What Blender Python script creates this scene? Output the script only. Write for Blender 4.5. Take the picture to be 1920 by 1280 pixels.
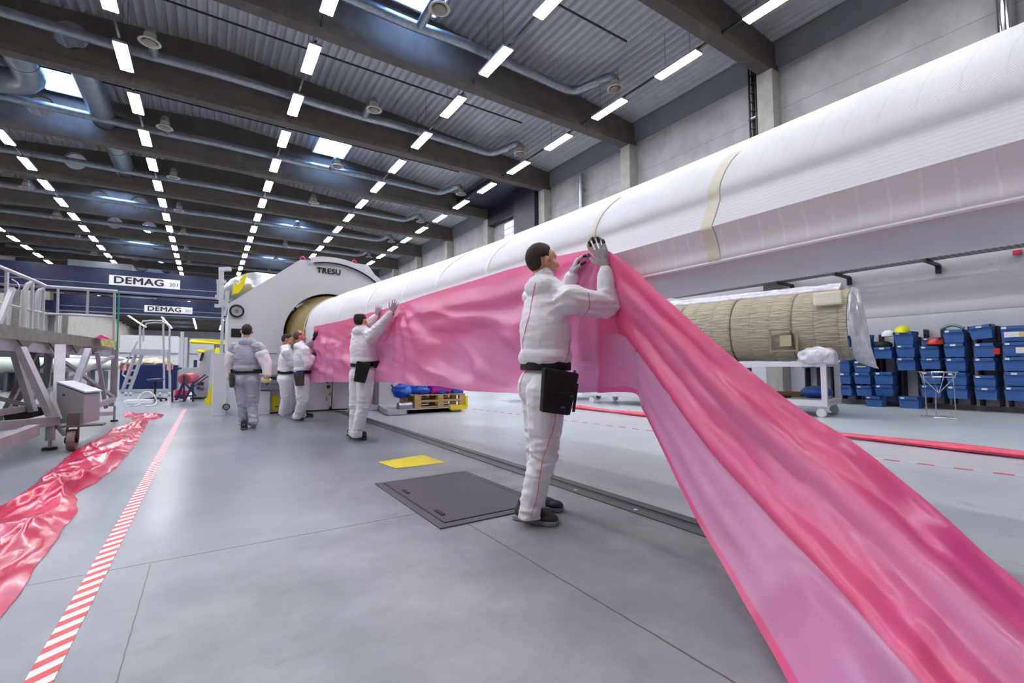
import bpy, bmesh, math, random
import numpy as np
from mathutils import Vector, Matrix, noise
from mathutils.bvhtree import BVHTree
random.seed(7)
sc = bpy.context.scene
for o in list(bpy.data.objects): bpy.data.objects.remove(o)
COL = sc.collection
PI = math.pi
# ---------------------------------------------------------------- camera, world, exposure
FPX, CAMH = 872.0, 1.03
def _ax(u, v):
    a = Vector((u-960, -(v-640), -FPX)); return a.normalized()
_Y = _ax(388, 690); _X = _ax(2299, 684); _X = (_X-_X.dot(_Y)*_Y).normalized(); _Z = _X.cross(_Y)
ROT = Matrix((_X, _Y, _Z))
CAM = Vector((0, 0, CAMH))
cd = bpy.data.cameras.new('camera'); cam = bpy.data.objects.new('camera', cd); COL.objects.link(cam)
cd.sensor_width = 36; cd.lens = FPX/1920*36; cd.clip_start = .05; cd.clip_end = 400
m4 = ROT.to_4x4(); m4.translation = CAM; cam.matrix_world = m4; sc.camera = cam
w = bpy.data.worlds.new('world'); sc.world = w; w.use_nodes = True
w.node_tree.nodes['Background'].inputs[0].default_value = (.35, .5, .9, 1)
w.node_tree.nodes['Background'].inputs[1].default_value = .6
sc.view_settings.view_transform = 'Standard'; sc.view_settings.look = 'None'
sc.view_settings.gamma = 1; sc.view_settings.use_curve_mapping = False
sc.view_settings.exposure = 1.05
LAMP_POWER = 26.0
SKYLIGHT_POWER = 9.0
try:
    cy = sc.cycles
    cy.use_denoising = True; cy.max_bounces = 6; cy.diffuse_bounces = 4; cy.glossy_bounces = 3
    cy.transmission_bounces = 4; cy.transparent_max_bounces = 8
    cy.caustics_reflective = False; cy.caustics_refractive = False
    cy.sample_clamp_indirect = 4.0; cy.sample_clamp_direct = 0
    cy.use_light_tree = True; cy.use_adaptive_sampling = True; cy.adaptive_threshold = .02
except Exception: pass
# measured points of the photograph turned into places on real planes
def ray(u, v): return ROT @ Vector((u-960, -(v-640), -FPX))
def pz(u, v, z=0.0): d = ray(u, v); return CAM+d*((z-CAMH)/d.z)
def px(u, v, x): d = ray(u, v); return CAM+d*(x/d.x)
def py(u, v, y): d = ray(u, v); return CAM+d*(y/d.y)
def pd(u, v, d): return CAM+ray(u, v)*(d/FPX)
# ---------------------------------------------------------------- materials
def lin(c):
    if isinstance(c, str):
        c = [int(c[i:i+2], 16)/255 for i in (0, 2, 4)]
    return tuple(((x/12.92) if x <= .04045 else ((x+.055)/1.055)**2.4) for x in c)+(1,)
MATS = {}
def mat(name, col, rough=.5, metal=0, noise_s=0, noise_a=0, bump=0, bump_s=40, emit=0, spec=.5, sheen=0, stretch=None, col2=None, transl=0):
    if name in MATS: return MATS[name]
    m = bpy.data.materials.new(name); m.use_nodes = True; MATS[name] = m
    nt = m.node_tree; N = nt.nodes; L = nt.links
    b = N['Principled BSDF']
    b.inputs['Base Color'].default_value = lin(col)
    b.inputs['Roughness'].default_value = rough; b.inputs['Metallic'].default_value = metal
    b.inputs['Specular IOR Level'].default_value = spec
    if sheen: b.inputs['Sheen Weight'].default_value = sheen
    if emit:
        b.inputs['Emission Color'].default_value = lin(col); b.inputs['Emission Strength'].default_value = emit
    if noise_a or bump:
        tc = N.new('ShaderNodeTexCoord'); src = tc.outputs['Object']
        if stretch:
            mp = N.new('ShaderNodeMapping'); mp.inputs['Scale'].default_value = stretch
            L.new(src, mp.inputs['Vector']); src = mp.outputs['Vector']
    if noise_a:
        n = N.new('ShaderNodeTexNoise'); n.inputs['Scale'].default_value = noise_s; n.inputs['Detail'].default_value = 5
        L.new(src, n.inputs['Vector'])
        r = N.new('ShaderNodeMix'); r.data_type = 'RGBA'
        c = lin(col); k = 1-noise_a
        r.inputs[6].default_value = lin(col2) if col2 else (c[0]*k, c[1]*k, c[2]*k, 1)
        r.inputs[7].default_value = c
        mr = N.new('ShaderNodeMapRange'); mr.inputs[1].default_value = .35; mr.inputs[2].default_value = .65
        L.new(n.outputs[0], mr.inputs[0]); L.new(mr.outputs[0], r.inputs[0]); L.new(r.outputs[2], b.inputs['Base Color'])
    if bump:
        n2 = N.new('ShaderNodeTexNoise'); n2.inputs['Scale'].default_value = bump_s; n2.inputs['Detail'].default_value = 4
        L.new(src, n2.inputs['Vector'])
        bp = N.new('ShaderNodeBump'); bp.inputs['Strength'].default_value = bump; bp.inputs['Distance'].default_value = .01
        L.new(n2.outputs[0], bp.inputs['Height']); L.new(bp.outputs[0], b.inputs['Normal'])
    if transl:
        t = N.new('ShaderNodeBsdfTranslucent'); t.inputs[0].default_value = lin(col)
        mx = N.new('ShaderNodeMixShader'); mx.inputs[0].default_value = transl
        L.new(b.outputs[0], mx.inputs[1]); L.new(t.outputs[0], mx.inputs[2])
        L.new(mx.outputs[0], N['Material Output'].inputs[0])
    return m
class NT:      # small helper for longer node graphs
    def __init__(s, name, rough=.5):
        s.m = bpy.data.materials.new(name); s.m.use_nodes = True; MATS[name] = s.m
        s.N = s.m.node_tree.nodes; s.L = s.m.node_tree.links; s.b = s.N['Principled BSDF']; s.b.inputs['Roughness'].default_value = rough
    def n(s, t, **k):
        x = s.N.new(t)
        for a, v in k.items(): setattr(x, a, v)
        return x
    def set(s, node, i, v):
        if isinstance(v, bpy.types.NodeSocket): s.L.new(v, node.inputs[i])
        else: node.inputs[i].default_value = v
    def math(s, op, a, b=0.0, c=0.0):
        x = s.n('ShaderNodeMath', operation=op); s.set(x, 0, a); s.set(x, 1, b); s.set(x, 2, c); return x.outputs[0]
    def coord(s, which='Object'): return s.n('ShaderNodeTexCoord').outputs[which]
    def xyz(s, v):
        x = s.n('ShaderNodeSeparateXYZ'); s.set(x, 0, v); return x.outputs
    def noise(s, v, scale, detail=4, rough=.5, vscale=None):
        if vscale:
            mp = s.n('ShaderNodeMapping'); mp.inputs['Scale'].default_value = vscale; s.set(mp, 0, v); v = mp.outputs[0]
        x = s.n('ShaderNodeTexNoise'); s.set(x, 'Vector', v); x.inputs['Scale'].default_value = scale
        x.inputs['Detail'].default_value = detail; x.inputs['Roughness'].default_value = rough; return x.outputs[0]
    def ramp(s, v, a, b, c=0.0, d=1.0):
        x = s.n('ShaderNodeMapRange'); s.set(x, 0, v); s.set(x, 1, a); s.set(x, 2, b); s.set(x, 3, c); s.set(x, 4, d); return x.outputs[0]
    def mix(s, f, a, b):
        x = s.n('ShaderNodeMix', data_type='RGBA'); s.set(x, 0, f); s.set(x, 6, a); s.set(x, 7, b); return x.outputs[2]
    def bump(s, h, strength=.3, dist=.01):
        x = s.n('ShaderNodeBump'); x.inputs['Strength'].default_value = strength; x.inputs['Distance'].default_value = dist
        s.set(x, 'Height', h); s.L.new(x.outputs[0], s.b.inputs['Normal']); return x
# ---------------------------------------------------------------- mesh building
class MB:
    def __init__(s): s.v = []; s.f = []; s.mi = []; s.cur = 0
    def add(s, vs, fs):
        o = len(s.v); s.v += [tuple(p) for p in vs]; s.f += [tuple(i+o for i in f) for f in fs]; s.mi += [s.cur]*len(fs); return s
    def box(s, c, d, rot=None):
        x, y, z = d[0]/2, d[1]/2, d[2]/2
        vs = [Vector(p) for p in ((-x,-y,-z),(x,-y,-z),(x,y,-z),(-x,y,-z),(-x,-y,z),(x,-y,z),(x,y,z),(-x,y,z))]
        if rot is not None:
            R = rot if isinstance(rot, Matrix) else Matrix.Rotation(rot, 3, 'Z'); vs = [R @ p for p in vs]
        c = Vector(c)
        return s.add([p+c for p in vs], [(0,3,2,1),(4,5,6,7),(0,1,5,4),(1,2,6,5),(2,3,7,6),(3,0,4,7)])
    def rect(s, p0, p1): 
        a = [(p0[i]+p1[i])/2 for i in range(3)]; return s.box(a, [abs(p1[i]-p0[i]) for i in range(3)])
    def bar(s, p0, p1, wa, wb=None, up=(0,0,1)):
        p0, p1 = Vector(p0), Vector(p1); wb = wb or wa; d = p1-p0; n = d.normalized(); u = Vector(up)
        if abs(n.dot(u)) > .97: u = Vector((0, 1, 0))
        a = n.cross(u).normalized(); b = a.cross(n); R = Matrix((a, n, b)).transposed()
        return s.box((p0+p1)/2, (wa, d.length, wb), R)
    def tube(s, pts, r, seg=10, caps=True, closed=False):
        pts = [Vector(p) for p in pts]; n = len(pts); rs = r if isinstance(r, (list, tuple)) else [r]*n
        vs = []; prev = None
        for i in range(n):
            if closed: t = pts[(i+1) % n]-pts[i-1]
            else: t = pts[min(i+1, n-1)]-pts[max(i-1, 0)]
            t.normalize()
            if prev is None:
                u = Vector((0, 0, 1)) if abs(t.z) < .9 else Vector((1, 0, 0)); a = t.cross(u).normalized()
            else: a = (prev-prev.dot(t)*t).normalized()
            prev = a; b = t.cross(a)
            vs += [pts[i]+rs[i]*(math.cos(2*PI*k/seg)*a+math.sin(2*PI*k/seg)*b) for k in range(seg)]
        fs = []
        for i in range(n if closed else n-1):
            j = (i+1) % n
            fs += [(i*seg+k, i*seg+(k+1) % seg, j*seg+(k+1) % seg, j*seg+k) for k in range(seg)]
        if caps and not closed: fs += [tuple(range(seg))[::-1], tuple((n-1)*seg+k for k in range(seg))]
        return s.add(vs, fs)
    def cyl(s, p0, p1, r, seg=16, r1=None): return s.tube([p0, p1], [r, r if r1 is None else r1], seg)
    def lathe(s, c, prof, seg=24, axis=(0,0,1)):
        ax = Vector(axis).normalized(); u = Vector((1,0,0)) if abs(ax.x) < .9 else Vector((0,1,0))
        a = ax.cross(u).normalized(); b = ax.cross(a); c = Vector(c); vs = []
        for r, h in prof: vs += [c+ax*h+r*(math.cos(2*PI*k/seg)*a+math.sin(2*PI*k/seg)*b) for k in range(seg)]
        fs = []
        for i in range(len(prof)-1): fs += [(i*seg+k, i*seg+(k+1) % seg, (i+1)*seg+(k+1) % seg, (i+1)*seg+k) for k in range(seg)]
        return s.add(vs, fs)
    def grid(s, P, closed_v=False):      # P[i][j]
        n, m = len(P), len(P[0]); vs = [p for r in P for p in r]; fs = []
        for i in range(n-1):
            for j in range(m if closed_v else m-1):
                k = (j+1) % m; fs.append((i*m+j, i*m+k, (i+1)*m+k, (i+1)*m+j))
        return s.add(vs, fs)
    def prism(s, poly, d):               # poly = list of 3D points, d = extrusion vector
        d = Vector(d); n = len(poly); a = [Vector(p) for p in poly]; b = [p+d for p in a]
        return s.add(a+b, [tuple(range(n))[::-1], tuple(range(n, 2*n))]+[(i, (i+1) % n, n+(i+1) % n, n+i) for i in range(n)])
    def sphere(s, c, r, seg=14, rings=8, M=None):
        r = r if isinstance(r, (tuple, list)) else (r,)*3; c = Vector(c); P = []
        for i in range(rings+1):
            t = PI*i/rings; row = []
            for j in range(seg):
                q = Vector((r[0]*math.sin(t)*math.cos(2*PI*j/seg), r[1]*math.sin(t)*math.sin(2*PI*j/seg), r[2]*math.cos(t)))
                if i in (0, rings): q += Vector((1e-5*math.cos(2*PI*j/seg), 1e-5*math.sin(2*PI*j/seg), 0))
                row.append(c+(M @ q if M is not None else q))
            P.append(row)
        return s.grid(P, True)
    def build(s, name, mats, parent=None, smooth=False, bevel=0, loc=None, **props):
        me = bpy.data.meshes.new(name); me.from_pydata(s.v, [], s.f); 
        mats = mats if isinstance(mats, (list, tuple)) else [mats]
        for m in mats: me.materials.append(m)
        if len(mats) > 1: me.polygons.foreach_set('material_index', s.mi)
        bm = bmesh.new(); bm.from_mesh(me); bmesh.ops.recalc_face_normals(bm, faces=bm.faces)
        if bevel:
            es = [e for e in bm.edges if len(e.link_faces) == 2 and e.calc_face_angle(0) > .5]
            bmesh.ops.bevel(bm, geom=es, offset=bevel, segments=2, affect='EDGES', profile=.6)
        bm.to_mesh(me); bm.free()
        if smooth: shade(me)
        return link(name, me, parent, loc, **props)
def shade(me, ang=.7):
    me.polygons.foreach_set('use_smooth', [True]*len(me.polygons))
    try: me.set_sharp_from_angle(angle=ang)
    except Exception: pass
    me.update()
def link(name, data, parent=None, loc=None, label=None, cat=None, group=None, kind=None):
    o = bpy.data.objects.new(name, data); COL.objects.link(o)
    if parent is not None:
        o.parent = parent; o.matrix_parent_inverse = Matrix.Translation(-Vector(parent.location)) if parent.get('_w') else Matrix()
    if loc is not None: o.location = loc
    return tag(o, label, cat, group, kind)
def tag(o, label=None, cat=None, group=None, kind=None):
    if label: o['label'] = label
    if cat: o['category'] = cat
    if group: o['group'] = group
    if kind: o['kind'] = kind
    return o
def thing(name, loc, label, cat, group=None, world=True):
    """an Empty at the thing's base; parts built in world coordinates stay where they are (world=True)"""
    o = bpy.data.objects.new(name, None); COL.objects.link(o); o.location = loc; o.empty_display_size = .1
    if world: 
        o['_w'] = 1
    return tag(o, label, cat, group)
def kids(o): return [c for c in bpy.data.objects if c.parent == o]
def copy_tree(o, parent=None, ch=None):
    c = o.copy(); COL.objects.link(c)
    if parent: c.parent = parent
    for k in (CH.get(o.name) or []): copy_tree(k, c)
    return c
CH = {}
def remember(root):
    for o in [root]+kids(root):
        CH[o.name] = kids(o)
def struct(name, mb, m, **k): return mb.build(name, m, kind='structure', **k)
def text_obj(name, s, size, m, loc, parent=None, normal='-Y', extrude=.004, bold=.0, xs=1.0, rotz=0):
    cu = bpy.data.curves.new(name, 'FONT'); cu.body = s; cu.size = size; cu.extrude = extrude; cu.align_x = 'CENTER'; cu.align_y = 'CENTER'; cu.space_character = 1.08
    t = bpy.data.objects.new('tmp', cu); COL.objects.link(t); bpy.context.view_layer.update()
    me = bpy.data.meshes.new_from_object(t.evaluated_get(bpy.context.evaluated_depsgraph_get())); bpy.data.objects.remove(t)
    M = Matrix.Rotation(rotz, 4, 'Z') @ Matrix.Rotation(PI/2, 4, 'X') @ Matrix.Diagonal((xs, 1, 1, 1))
    me.transform(M); vs = [v.co.copy() for v in me.vertices]; fs = [tuple(p.vertices) for p in me.polygons]; bpy.data.meshes.remove(me)
    mb = MB(); k = 0
    for dx, dz in (((0, 0),) if not bold else ((-bold, 0), (bold, 0), (0, bold*.7), (0, -bold*.7), (0, 0))):
        mb.add([v+Vector(loc)+Vector((dx, -.0006*k, dz)) for v in vs], fs); k += 1
    return mb.build(name, m, parent)
def holed_plate(name, outer, holes, y0, y1, m, parent=None, **k):
    """plate in the XZ plane between y0 and y1, outline outer [(x,z)], holes = lists of (x,z)"""
    cu = bpy.data.curves.new(name, 'CURVE'); cu.dimensions = '2D'; cu.fill_mode = 'BOTH'; cu.extrude = abs(y1-y0)/2
    for poly in [outer]+holes:
        sp = cu.splines.new('POLY'); sp.points.add(len(poly)-1); sp.use_cyclic_u = True
        for i, (a, b) in enumerate(poly): sp.points[i].co = (a, b, 0, 1)
    t = bpy.data.objects.new('tmp', cu); COL.objects.link(t); bpy.context.view_layer.update()
    me = bpy.data.meshes.new_from_object(t.evaluated_get(bpy.context.evaluated_depsgraph_get())); bpy.data.objects.remove(t)
    me.transform(Matrix.Translation((0, (y0+y1)/2, 0)) @ Matrix.Rotation(PI/2, 4, 'X'))
    me.materials.clear(); me.materials.append(m)
    return link(name, me, parent, **k)
def circ(cx, cz, r, n=32): return [(cx+r*math.cos(2*PI*i/n), cz+r*math.sin(2*PI*i/n)) for i in range(n)]
ORD = 'first second third fourth fifth sixth seventh eighth ninth tenth eleventh twelfth'.split()
# ================================================================ the hall
WX = 15.05
def roof_z(x): return 12.55-.077*abs(x)
BEAMS = [1.45+5.9*k for k in range(25)]
# floor
g = NT('floor_coating', .28); c = g.coord(); x, y, z = g.xyz(c)
base = g.mix(g.ramp(g.noise(c, .55, 4), .35, .65), lin('757a84'), lin('9398a2'))
conc = g.mix(g.ramp(g.noise(c, 1.6, 6, .6), .3, .7), lin('7d7e84'), lin('a0a1a6'))
edge_n = g.math('MULTIPLY', g.math('SUBTRACT', g.noise(c, .9, 3), .5), 2.2)
near = g.math('MULTIPLY', g.ramp(g.math('ADD', g.math('SUBTRACT', y, g.math('MULTIPLY', x, 1.0)), edge_n), 4.4, 2.2), g.math('LESS_THAN', x, 2.55))
area = near
right = g.math('GREATER_THAN', x, 2.7)
base = g.mix(right, base, g.mix(g.ramp(g.noise(c, .4, 5), .35, .65), lin('b9bec6'), lin('cdd2d8')))
colr = g.mix(area, base, conc)
scuff = g.math('MULTIPLY', g.ramp(g.noise(c, 3.0, 8, .75, (1, 1, 1)), .57, .72), g.ramp(g.noise(c, .8, 3), .45, .65))
streak = g.ramp(g.noise(c, 5, 8, .7, (1, .3, 1)), .58, .7)
fine = g.ramp(g.noise(c, 38, 5, .7), .56, .74); pits = g.ramp(g.noise(c, 90, 2, .5), .70, .76); cloud = g.ramp(g.noise(c, 2.3, 7, .7), .42, .66)
colr = g.mix(g.math('MULTIPLY', g.math('MULTIPLY', fine, cloud), .22), colr, lin('5b5a60'))
colr = g.mix(g.math('MULTIPLY', pits, .3), colr, lin('4b4a50'))
colr = g.mix(g.math('MULTIPLY', g.math('MULTIPLY', cloud, area), .26), colr, lin('6b6a70'))
colr = g.mix(g.math('MULTIPLY', scuff, .6), colr, lin('5d5b60'))
colr = g.mix(g.math('MULTIPLY', g.math('MULTIPLY', streak, right), .5), colr, lin('6a696e'))
def joint(coord, at, lo, hi, other, wdt=.006):
    a = g.math('LESS_THAN', g.math('ABSOLUTE', g.math('SUBTRACT', g.math('ADD', coord, g.math('MULTIPLY', g.noise(c, 14, 4), .010)), at+.005)), wdt*.8)
    return g.math('MULTIPLY', a, g.math('MULTIPLY', g.math('GREATER_THAN', other, lo), g.math('LESS_THAN', other, hi)))
j = joint(y, 3.17, -6, 1.32, x, .007)
for a in (joint(x, 1.47, -3, 2.82, y), joint(x, -.22, -3, 3.15, y, .003), joint(y, 8.9, -8, 2.5, x, .006), joint(y, 3.35, 2.15, 2.52, x), joint(x, 1.47, 6, 60, y, .004), joint(x, 8.8, -5, 60, y, .005)):
    j = g.math('MAXIMUM', j, a)
colr = g.mix(g.math('MULTIPLY', j, .9), colr, lin('4a4848'))
g.set(g.b, 'Base Color', colr)
rgh = .21
rgh = g.math('ADD', .285, g.math('MULTIPLY', area, .2)); g.set(g.b, 'Roughness', rgh)
g.b.inputs['Specular IOR Level'].default_value = .6
g.bump(g.noise(c, 60, 3), .04, .004)
struct('floor', MB().rect((-15.5, -9, -.15), (15.5, 151, 0)), MATS['floor_coating'])
# walls
def ribbed_wall():
    g = NT('concrete_panel_wall', .75); c = g.coord(); x, y, z = g.xyz(c)
    col = g.mix(g.ramp(g.noise(c, 1.3, 5), .3, .7), lin('969397'), lin('afacb0'))
    mid = g.math('LESS_THAN', z, 4.7)
    rib_shade = g.math('SINE', g.math('MULTIPLY', z, 10.5))
    col = g.mix(mid, col, g.mix(g.ramp(rib_shade, -1, 1), lin('b0adb3'), lin('c9c6cc')))  # paler cladding; the shading of its ribs is painted as bands
    low = g.math('LESS_THAN', z, 2.33)
    col = g.mix(low, col, g.mix(g.ramp(g.noise(c, 2, 4), .3, .7), lin('cfd0d8'), lin('dcdde4')))
    for zz in (2.33, 4.7, 7.1, 9.2):
        e = g.math('LESS_THAN', g.math('ABSOLUTE', g.math('SUBTRACT', z, zz)), .014)
        col = g.mix(g.math('MULTIPLY', e, .6), col, lin('7d7678'))
    grain = g.noise(c, 3, 6, .7, (1, .5, 14))
    col = g.mix(g.math('MULTIPLY', g.ramp(grain, .5, .7), .14), col, lin('8d8b90'))
    g.set(g.b, 'Base Color', col); g.bump(grain, .15, .01)
    return g.m
wallm = ribbed_wall()
conc = mat('beam_concrete', '655c54', .85, noise_s=2.2, noise_a=.22, bump=.1, bump_s=25)
concl = mat('column_concrete', 'a7a39e', .85, noise_s=3, noise_a=.2)
bandm = mat('grey_wall_band', '7c7f86', .7, noise_s=1, noise_a=.08)
navy = mat('dark_navy_paint', '16162a', .5)
struct('wall_right', MB().rect((WX, -9, 0), (WX+.3, 151, 10.55)), wallm)
struct('trim_1', MB().rect((WX-.03, -9, 10.55), (WX+.3, 151, 11.6)), bandm)
wl = mat('left_wall_paint', 'b3ada6', .8, noise_s=1, noise_a=.15)
struct('wall_left', MB().rect((-WX-.3, -9, 0), (-WX, 151, 11.6)), wl)
struct('wall_back', MB().rect((-15.3, 150, 0), (15.3, 150.3, 11.2)), mat('back_wall_paint', 'd5d6d9', .6, noise_s=.3, noise_a=.1))
struct('wall_front', MB().rect((-15.3, -9.3, 0), (15.3, -9, 13)), wl)
struct('baseboard_right', MB().rect((WX-.03, -9, 0), (WX, 151, .1)), mat('skirting', '85868c', .6))
# corrugated roof
mb = MB(); prof = []; x = -15.4; per = .28
while x < 15.4:
    for dx, dz in ((0, 0), (.09, 0), (.14, .1), (.23, .1)): prof.append((x+dx, dz))
    x += per
P = [[(a, yy, roof_z(a)+.03+b) for a, b in prof] for yy in (-9, 40, 90, 151)]
mb.grid(P); struct('ceiling', mb, mat('roof_sheet', 'b4b4b9', .55, metal=.0, noise_s=1.2, noise_a=.12))
# roof beams with round service holes, columns
HOLES = (-5.8, -3.85)
for k, by in enumerate(BEAMS):
    outer = [(-WX, 10.62), (WX, 10.62), (WX, roof_z(WX)-.02), (0, roof_z(0)-.02), (-WX, roof_z(WX)-.02)]
    b = holed_plate('ceiling_beam', outer, [circ(h, 11.42, .44, 24) for h in HOLES], by+.07, by+.33, conc, kind='structure')
    fl = MB().rect((-WX, by, 10.38), (WX, by+.4, 10.62)).build('beam_flange', conc, b)
for k, by in enumerate(BEAMS[:14]):
    for sx in (1, -1):
        mb = MB(); xa, xb = sorted((sx*(WX-.5), sx*WX)); mb.rect((xa, by-.05, 0), (xb, by+.45, 10.38))
        struct('column', mb, concl, bevel=.015)
# dark service opening high on the right wall
mb = MB(); mb.rect((14.3, 19.62, 4.5), (15.0, 21.6, 10.9)); mb.rect((12.4, 19.62, 10.95), (15.0, 25.0, 11.15)); mb.rect((14.6, 21.6, 9.9), (15.0, 25.0, 10.95))
mb.rect((14.75, 21.6, 4.5), (15.0, 22.3, 9.95)); struct('trim_2', mb, navy)
wn = MB().rect((14.93, 22.4, 5.5), (15.0, 23.6, 9.8)).build('window_1', mat('window_steel', '8f96a5', .4, metal=.6), kind='structure')
mb = MB().rect((14.9, 22.47, 5.6), (14.93, 23.53, 9.7)); mb.build('window_pane', mat('daylit_glass', 'b5cdf0', .3, emit=1.2), wn)
mb = MB(); [mb.rect((14.87, 22.47, 5.8+.35*i), (14.9, 23.53, 5.86+.35*i)) for i in range(11)]; mb.build('window_louvre', mat('window_steel', '8f96a5'), wn)
# wall trimmings: rain pipes, cable chase
def wallpipe(y, z0, z1, r, label, mm):
    t = thing('rain_pipe', (WX-.25, y, z0), label, 'pipe')
    MB().cyl((WX-.25, y, z0), (WX-.25, y, z1), r, 16).build('pipe_tube', mm, t, smooth=True)
    for zz in (z0+.3, z1-.4): MB().cyl((WX-.25, y, zz), (WX-.25, y, zz+.08), r+.02, 16).build('pipe_collar', mm, t, smooth=True)
    MB().rect((WX-.2, y-.05, z1-.8), (WX, y+.05, z1-.7)).build('pipe_bracket', mm, t)
galv = mat('galvanised_sheet', '9aa0a6', .35, metal=.75, noise_s=6, noise_a=.25)
chrome = mat('polished_pipe', 'd8d8de', .12, metal=.95)
wallpipe(16.5, .1, 10.3, .13, 'galvanised rain pipe on the right wall between the window and the main beams', galv)
wallpipe(2.32, 4.9, 11.2, .15, 'shiny steel pipe on the wall at the top right corner', chrome)
t = thing('cable_ladder', (WX-.3, 8.0, 4.5), 'black cable ladder running up beside the nearest concrete wall column', 'cable ladder')
mb = MB()
for yy in (7.92, 8.14): mb.rect((WX-.32, yy, 4.5), (WX-.26, yy+.04, 10.9))
mb.build('side_rail', mat('black_steel', '15151a', .5), t)
for i in range(21): MB().rect((WX-.3, 7.92, 4.6+.3*i), (WX-.27, 8.18, 4.64+.3*i)).build('ladder_rung', mat('black_steel', '15151a', .5), t)
MB().rect((WX-.2, 7.96, 4.5), (WX-.18, 8.14, 10.9)).cyl((WX-.22, 8.0, 4.5), (WX-.22, 8.0, 10.8), .02, 8).cyl((WX-.22, 8.08, 4.5), (WX-.22, 8.08, 10.8), .025, 8).build('cable_run', mat('black_steel', '15151a'), t)
MB().rect((WX-.3, 7.86, 9.15), (WX-.02, 8.24, 9.2)).build('ladder_bracket', galv, t)
# horizontal cable tray with brackets on the right wall
t = thing('cable_tray', (14.5, 3.5, 3.75), 'perforated metal cable tray on brackets along the right wall', 'cable tray')
g = NT('perforated_tray', .5); c = g.coord(); x, y, z = g.xyz(c)
st = g.math('LESS_THAN', g.math('FRACT', g.math('MULTIPLY', g.math('ADD', y, z), 9)), .45)
g.set(g.b, 'Base Color', g.mix(st, lin('8d9094'), lin('5e6166'))); g.b.inputs['Metallic'].default_value = .3
MB().rect((14.1, -2, 3.55), (14.5, 11, 3.58)).rect((14.08, -2, 3.55), (14.11, 11, 3.68)).rect((14.49, -2, 3.55), (14.52, 11, 3.68)).build('tray_channel', MATS['perforated_tray'], t)
for yy in (.1, 1.98, 3.7, 5.6, 7.12):
    MB().rect((14.05, yy, 3.47), (15.04, yy+.06, 3.545)).rect((14.97, yy-.02, 3.3), (15.04, yy+.08, 3.5)).build('tray_bracket', navy, t)
p = px(1907, 473, 15.0)
tag(MB().rect((14.98, p.y-.07, p.z-.05), (15.04, p.y+.07, p.z+.05)).build('alarm_box', mat('signal_red', 'c2202a', .4), bevel=.01), 'small red alarm box on the right wall below the cable tray', 'alarm box')
# skylights (opal panes lit by the sky)
skm = mat('daylit_opal', '6f9bff', .4); n_ = skm.node_tree.nodes['Principled BSDF']
n_.inputs['Emission Color'].default_value = (.27, .5, 1, 1); n_.inputs['Emission Strength'].default_value = SKYLIGHT_POWER
whitem = mat('white_frame', 'c8ccd6', .5)
wn_i = 2
for k in range(0, 11):
    y0 = BEAMS[1]+11.8*k+3.75
    for xc in (4.95, -4.85):
        zc = roof_z(xc)-.06
        f = MB(); s = .8
        f.rect((xc-s, y0, zc-.12), (xc-s+.06, y0+2.0, zc+.12)).rect((xc+s-.06, y0, zc-.12), (xc+s, y0+2.0, zc+.12)).rect((xc-s, y0, zc-.12), (xc+s, y0+.06, zc+.12)).rect((xc-s, y0+1.94, zc-.12), (xc+s, y0+2.0, zc+.12))
        for q in (.65, 1.3): f.rect((xc-s, y0+q, zc-.03), (xc+s, y0+q+.03, zc))
        fo = f.build('window_%d' % wn_i, whitem, kind='structure'); wn_i += 1
        MB().rect((xc-s+.05, y0+.05, zc), (xc+s-.05, y0+1.95, zc+.02)).build('window_pane', skm, fo)
# ceiling lamps
lampm = mat('lamp_diffuser', 'ffffff', .4); n_ = lampm.node_tree.nodes['Principled BSDF']
n_.inputs['Emission Color'].default_value = (.97, .98, 1, 1); n_.inputs['Emission Strength'].default_value = LAMP_POWER
hous = mat('lamp_housing_white', '9c9ea2', .5); wirem = mat('dark_wire', '2a2a2e', .6)
LZ = 10.37; ROWX = [-11.9, -7.12, -2.36, 2.38, 7.15, 11.98]
ROWN = ['row nearest the left wall', 'second row from the left wall', 'third row from the left wall', 'fourth row from the left wall', 'fifth row from the left wall', 'row nearest the right wall']
def lamp_proto(lx):
    hw = roof_z(lx)+.06-LZ
    r = thing('tube_lamp', (0, 0, 0), 'x', 'ceiling lamp', world=False)
    MB().box((0, 0, .045), (.34, 1.52, .07)).box((0, 0, .09), (.1, 1.3, .03)).build('lamp_housing', hous, r)
    MB().box((0, 0, 0), (.31, 1.49, .022)).build('lamp_diffuser', lampm, r)
    for yy in (-.45, .45):
        MB().cyl((0, yy, .09), (0, yy, hw), .006, 5).build('suspension_wire', wirem, r)
    remember(r); return r
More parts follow.
